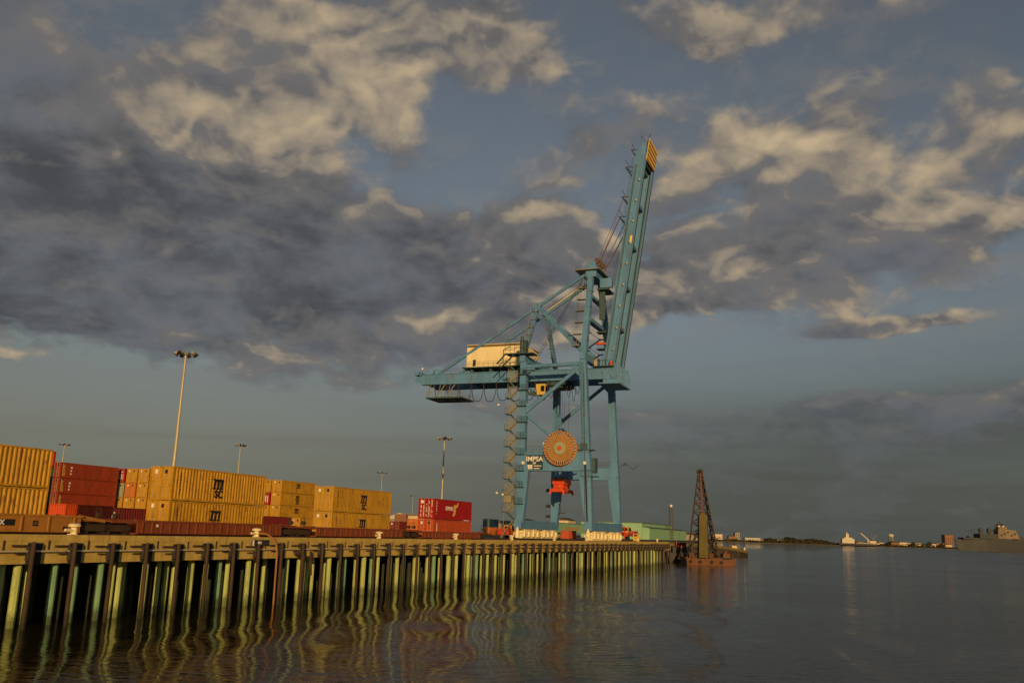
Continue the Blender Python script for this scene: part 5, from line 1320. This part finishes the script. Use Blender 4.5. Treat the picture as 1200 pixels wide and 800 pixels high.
for i in range(22):
    x = 985 + i * 13.5 + hr.uniform(-4, 4); w = hr.uniform(5, 10); h = hr.uniform(4.5, 8)
    th = Thing('small_house', 'small house in the row along the far shore between tanker and tower block', 'house', (x, FY + 22, 2.0), 'small houses along the far shore', world=True)
    b = MB(); b.box(x - w / 2, x + w / 2, FY + 22, FY + 31, 1.9, 2 + h); th.part('wall', b, hr.choice(['bldg', 'white_b', 'bldg2', 'bldg3', 'tan']), smooth=False)
    b = MB(); b.prism([(x - w / 2 - .4, 2.01 + h), (x + w / 2 + .4, 2.01 + h), (x, 2 + h + w * .35)], FY + 21.6, FY + 31.4, 'y'); th.part('roof', b, 'roofdk', smooth=False)
for i in range(14):
    x = 520 + i * 19 + hr.uniform(-5, 5); w = hr.uniform(6, 13); h = hr.uniform(4, 7.5)
    th = Thing('small_house', 'small house in the row on the far shore between derrick and tree belt', 'house', (x, FY + 24, 2.0), 'small houses left of the tree belt', world=True)
    b = MB(); b.box(x - w / 2, x + w / 2, FY + 24, FY + 33, 1.9, 2 + h); th.part('wall', b, hr.choice(['bldg', 'white_b', 'bldg2', 'bldg3', 'tan']), smooth=False)
    b = MB(); b.prism([(x - w / 2 - .4, 2.01 + h), (x + w / 2 + .4, 2.01 + h), (x, 2 + h + w * .35)], FY + 23.6, FY + 33.4, 'y'); th.part('roof', b, 'roofdk', smooth=False)
th = Thing('water_tower', 'white bulb water tower on thin legs on the far shore', 'water tower', (1112, FY + 40, 2), world=True)
b = MB(); b.lathe([(1, 27), (6.5, 29), (8.5, 33), (7, 36), (2, 38)], (1112, FY + 40, 0), 14); th.part('tank', b, 'white_b')
b = MB()
for a_ in range(5): b.tube((1112 + 7 * math.cos(a_ * 1.257), FY + 40 + 7 * math.sin(a_ * 1.257), 1.9), (1112 + 5 * math.cos(a_ * 1.257), FY + 40 + 5 * math.sin(a_ * 1.257), 30), .9, n=5)
th.part('leg', b, 'bldg3')
th = Thing('water_tower', 'white ball water tower left of the floating derrick', 'water tower', (496, FY + 40, 2), world=True)
b = MB(); b.lathe([(1, 18), (4.5, 19.5), (5.6, 22.5), (4.5, 25.5), (1, 27)], (496, FY + 40, 0), 14); th.part('tank', b, 'white_b'); b = MB(); b.tube((496, FY + 40, 1.9), (496, FY + 40, 19), 1.6, n=8); th.part('stem', b, 'bldg')
th = Thing('jib_crane', 'thin pale jib crane on the far shore between tanker and water tower', 'crane', (1058, FY + 30, 2), world=True)
b = MB(); b.tube((1058, FY + 30, 1.9), (1058, FY + 30, 18), 1.2, n=6); th.part('mast', b, 'bldg3'); b = MB(); b.beam((1053, FY + 30, 16), (1066, FY + 30, 34), 1.0); th.part('jib', b, 'bldg3')
# trees on the far shore: a wood that reads as one mass, and lower scrub along the water
def wood(name, x0, x1, y0, y1, hmax, n, label, seed):
    r = random.Random(seed); b = MB()
    for i in range(n):
        u = r.random(); x = x0 + (x1 - x0) * u; y = r.uniform(y0, y1)
        hh = hmax * (.45 + .55 * math.sin(math.pi * min(1, max(0, u))) ** .6) * (.72 + .42 * mnoise.noise((x * .03, 3, seed)) + .34 * mnoise.noise((x * .13, 5, seed)) + .22 * mnoise.noise((x * .33, 7, seed)))
        z = 2 + hh * r.random() ** .7; sz = r.uniform(1.2, 3.0)
        ax = Vector((r.gauss(0, 1), r.gauss(0, 1), r.gauss(0, 1))).normalized(); bx = ax.orthogonal().normalized(); cx_ = ax.cross(bx)
        c_ = Vector((x, y, z)); b.add([c_ + bx * sz, c_ + cx_ * sz * .8, c_ - bx * sz, c_ - cx_ * sz * .8], [(0, 1, 2, 3)])
    me = bpy.data.meshes.new(name); me.from_pydata([tuple(v) for v in b.v], [], b.f); me.materials.append(M['leaf'])
    o = bpy.data.objects.new(name, me); COL.objects.link(o); tag(o, label, None, None, 'stuff')
wood('forest', 742, 936, FY + 6, FY + 60, 16, 11000, 'dark wooded belt on the far shore', 4)
wood('undergrowth', 330, 1330, FY + 2, FY + 30, 5.5, 12000, 'low dark scrub along the far shore', 9)
# far trees among the houses
for i, (x, h, l_) in enumerate([(1030, 15, 'dark round tree left of the jib crane on the far shore'), (1092, 16, 'dark tree left of the brick gabled block by the water tower'), (1160, 17, 'dark tree right of the second cream block past the water tower'), (1206, 19, 'tall dark tree left of the white gabled house'), (1240, 15, 'dark tree between white house and brick block')]):
    th = Thing('tree', l_, 'tree', (x, FY + 4, 2), 'trees on the far shore', world=True)
    b = MB(); b.tube((x, FY + 4, 1.8), (x, FY + 4, h * .6), .6, .3, n=6); th.part('trunk', b, 'bark')
    b = MB(); r = random.Random(i)
    for k in range(240):
        u = Vector((r.gauss(0, 1), r.gauss(0, 1), r.gauss(0, 1))); u = u.normalized() * r.random() ** .4 * (1 + .4 * mnoise.noise(u * 1.5 + Vector((i, 0, 0))))
        c_ = Vector((x + u.x * h * .42, FY + 4 + u.y * h * .3, h * .62 + u.z * h * .42)); ax = Vector((r.gauss(0, 1), r.gauss(0, 1), r.gauss(0, 1))).normalized(); bx = ax.orthogonal().normalized() * r.uniform(.7, 1.6); cx_ = ax.cross(bx)
        b.add([c_ + bx, c_ + cx_, c_ - bx, c_ - cx_], [(0, 1, 2, 3)])
    th.part('crown', b, 'leaf', smooth=False)
# moored tanker
th = Thing('tanker', 'dark tanker with white superstructure moored at the far shore', 'ship', (940, FY - 40, 0), world=True)
y0 = FY - 40
b = MB(); b.prism([(936, -1), (1034, -1), (1042, 7), (932, 7.5)], y0, y0 + 18, 'y'); th.part('hull', b, 'bargedk', smooth=False)
b = MB(); b.box(942, 976, y0 + 1, y0 + 16, 7.3, 20); b.box(948, 970, y0 + 2, y0 + 15, 20.01, 23); sh_ = th.part('superstructure', b, 'white_b', smooth=False)
b = MB(); b.box(954, 962, y0 + 4, y0 + 10, 23.01, 33); b.box(956, 958, y0 + 5, y0 + 6, 33, 38); th.part('funnel', b, 'bldg', parent=sh_)
b = MB(); b.beam((1020, y0 + 8, 16), (997, y0 + 8, 36), 2.2, 2.2); b.tube((1016, y0 + 8, 7), (1016, y0 + 8, 20), 1.8, n=8); th.part('deck_crane', b, 'bldg')
b = MB(); b.box(982, 1030, y0 + 3, y0 + 15, 7.2, 10.0); th.part('deck_cargo', b, 'bldg3', smooth=False)
# grey ship at the right
sx, sy = 868, 1740
th = Thing('cargo_ship', 'big grey ship with pale superstructure and deck cranes at the right', 'ship', (sx + 70, sy, 0), world=True)
b = MB(); vs = []; fs = []
xs_ = [(-6, 3, 21.8, 1.0), (8, -2, 21.9, 4), (26, -2, 22.2, 10), (50, -2, 23.2, 15), (68, -2, 24.2, 16), (150, -2, 22.5, 16), (240, -2, 22, 16)]
for dx_, zl, zt, hw in xs_: vs += [(sx + dx_ + (5 if dx_ < 0 else 0), sy + 16 - hw * .8, zl), (sx + dx_, sy + 16 - hw, zt), (sx + dx_, sy + 16 + hw, zt), (sx + dx_ + (5 if dx_ < 0 else 0), sy + 16 + hw * .8, zl)]
for i in range(len(xs_) - 1):
    for q in range(4): fs.append((4 * i + q, 4 * i + (q + 1) % 4, 4 * i + 4 + (q + 1) % 4, 4 * i + 4 + q))
fs += [(0, 1, 2, 3), tuple(4 * (len(xs_) - 1) + q for q in (3, 2, 1, 0))]
b.add(vs, fs); th.part('hull', b, 'ship', smooth=False)
b = MB(); b.box(sx + 37, sx + 92, sy + 3, sy + 28, 24.2, 33); th.part('deckhouse', b, 'ship', smooth=False)
b = MB(); b.prism([(sx + 72, 25.0), (sx + 112, 25.0), (sx + 106, 41), (sx + 84, 43), (sx + 72, 43)], sy + 2.5, sy + 20, 'y'); b.box(sx + 74, sx + 90, sy + 4, sy + 16, 43, 47); ss_ = th.part('superstructure', b, 'shiphouse', smooth=False)
b = MB()
for i in range(5): b.box(sx + 76 + i * 6.4, sx + 79.5 + i * 6.4, sy + 2.3, sy + 2.49, 30 + (i % 3) * 3, 32.4 + (i % 3) * 3)
th.part('window', b, 'glass', parent=ss_)
b = MB()
for x_ in (77, 85): b.box(sx + x_ - 2, sx + x_ + 2.4, sy + 8, sy + 13, 47, 49.5)
th.part('funnel', b, 'white_b', parent=ss_)
b = MB()
for x_ in (77, 85): b.box(sx + x_ - 1.8, sx + x_ + 2.2, sy + 8.2, sy + 12.8, 49.51, 53)
b.tube((sx + 80, sy + 10, 53), (sx + 80, sy + 10, 60), .4, n=5); th.part('funnel_top', b, 'truckblack', parent=ss_)
for x_, jx, jz in ((44, 16, 36.5), (60, 78, 51)):
    b = MB(); b.box(sx + x_ - 2, sx + x_ + 2.2, sy + 12, sy + 16, 24, 44); b.box(sx + x_ - 3, sx + x_ + 5, sy + 11, sy + 17, 37, 42); dc = th.part('deck_crane', b, 'ship', smooth=False)
    b = MB(); b.beam((sx + x_, sy + 12, 34 if jx < 30 else 34), (sx + jx, sy + 12, jz), 1.3, 1.3); b.tube((sx + x_, sy + 12, 44), (sx + jx, sy + 12, jz), .25, n=4); th.part('jib', b, 'ship', parent=dc)
b = MB(); b.box(sx + 5, sx + 36, sy + 4, sy + 26, 22, 25.0); b.box(sx + 18, sx + 24, sy + 8, sy + 18, 25, 28); b.box(sx + 110, sx + 140, sy + 4, sy + 26, 22, 30); th.part('deck_gear', b, 'ship', smooth=False)
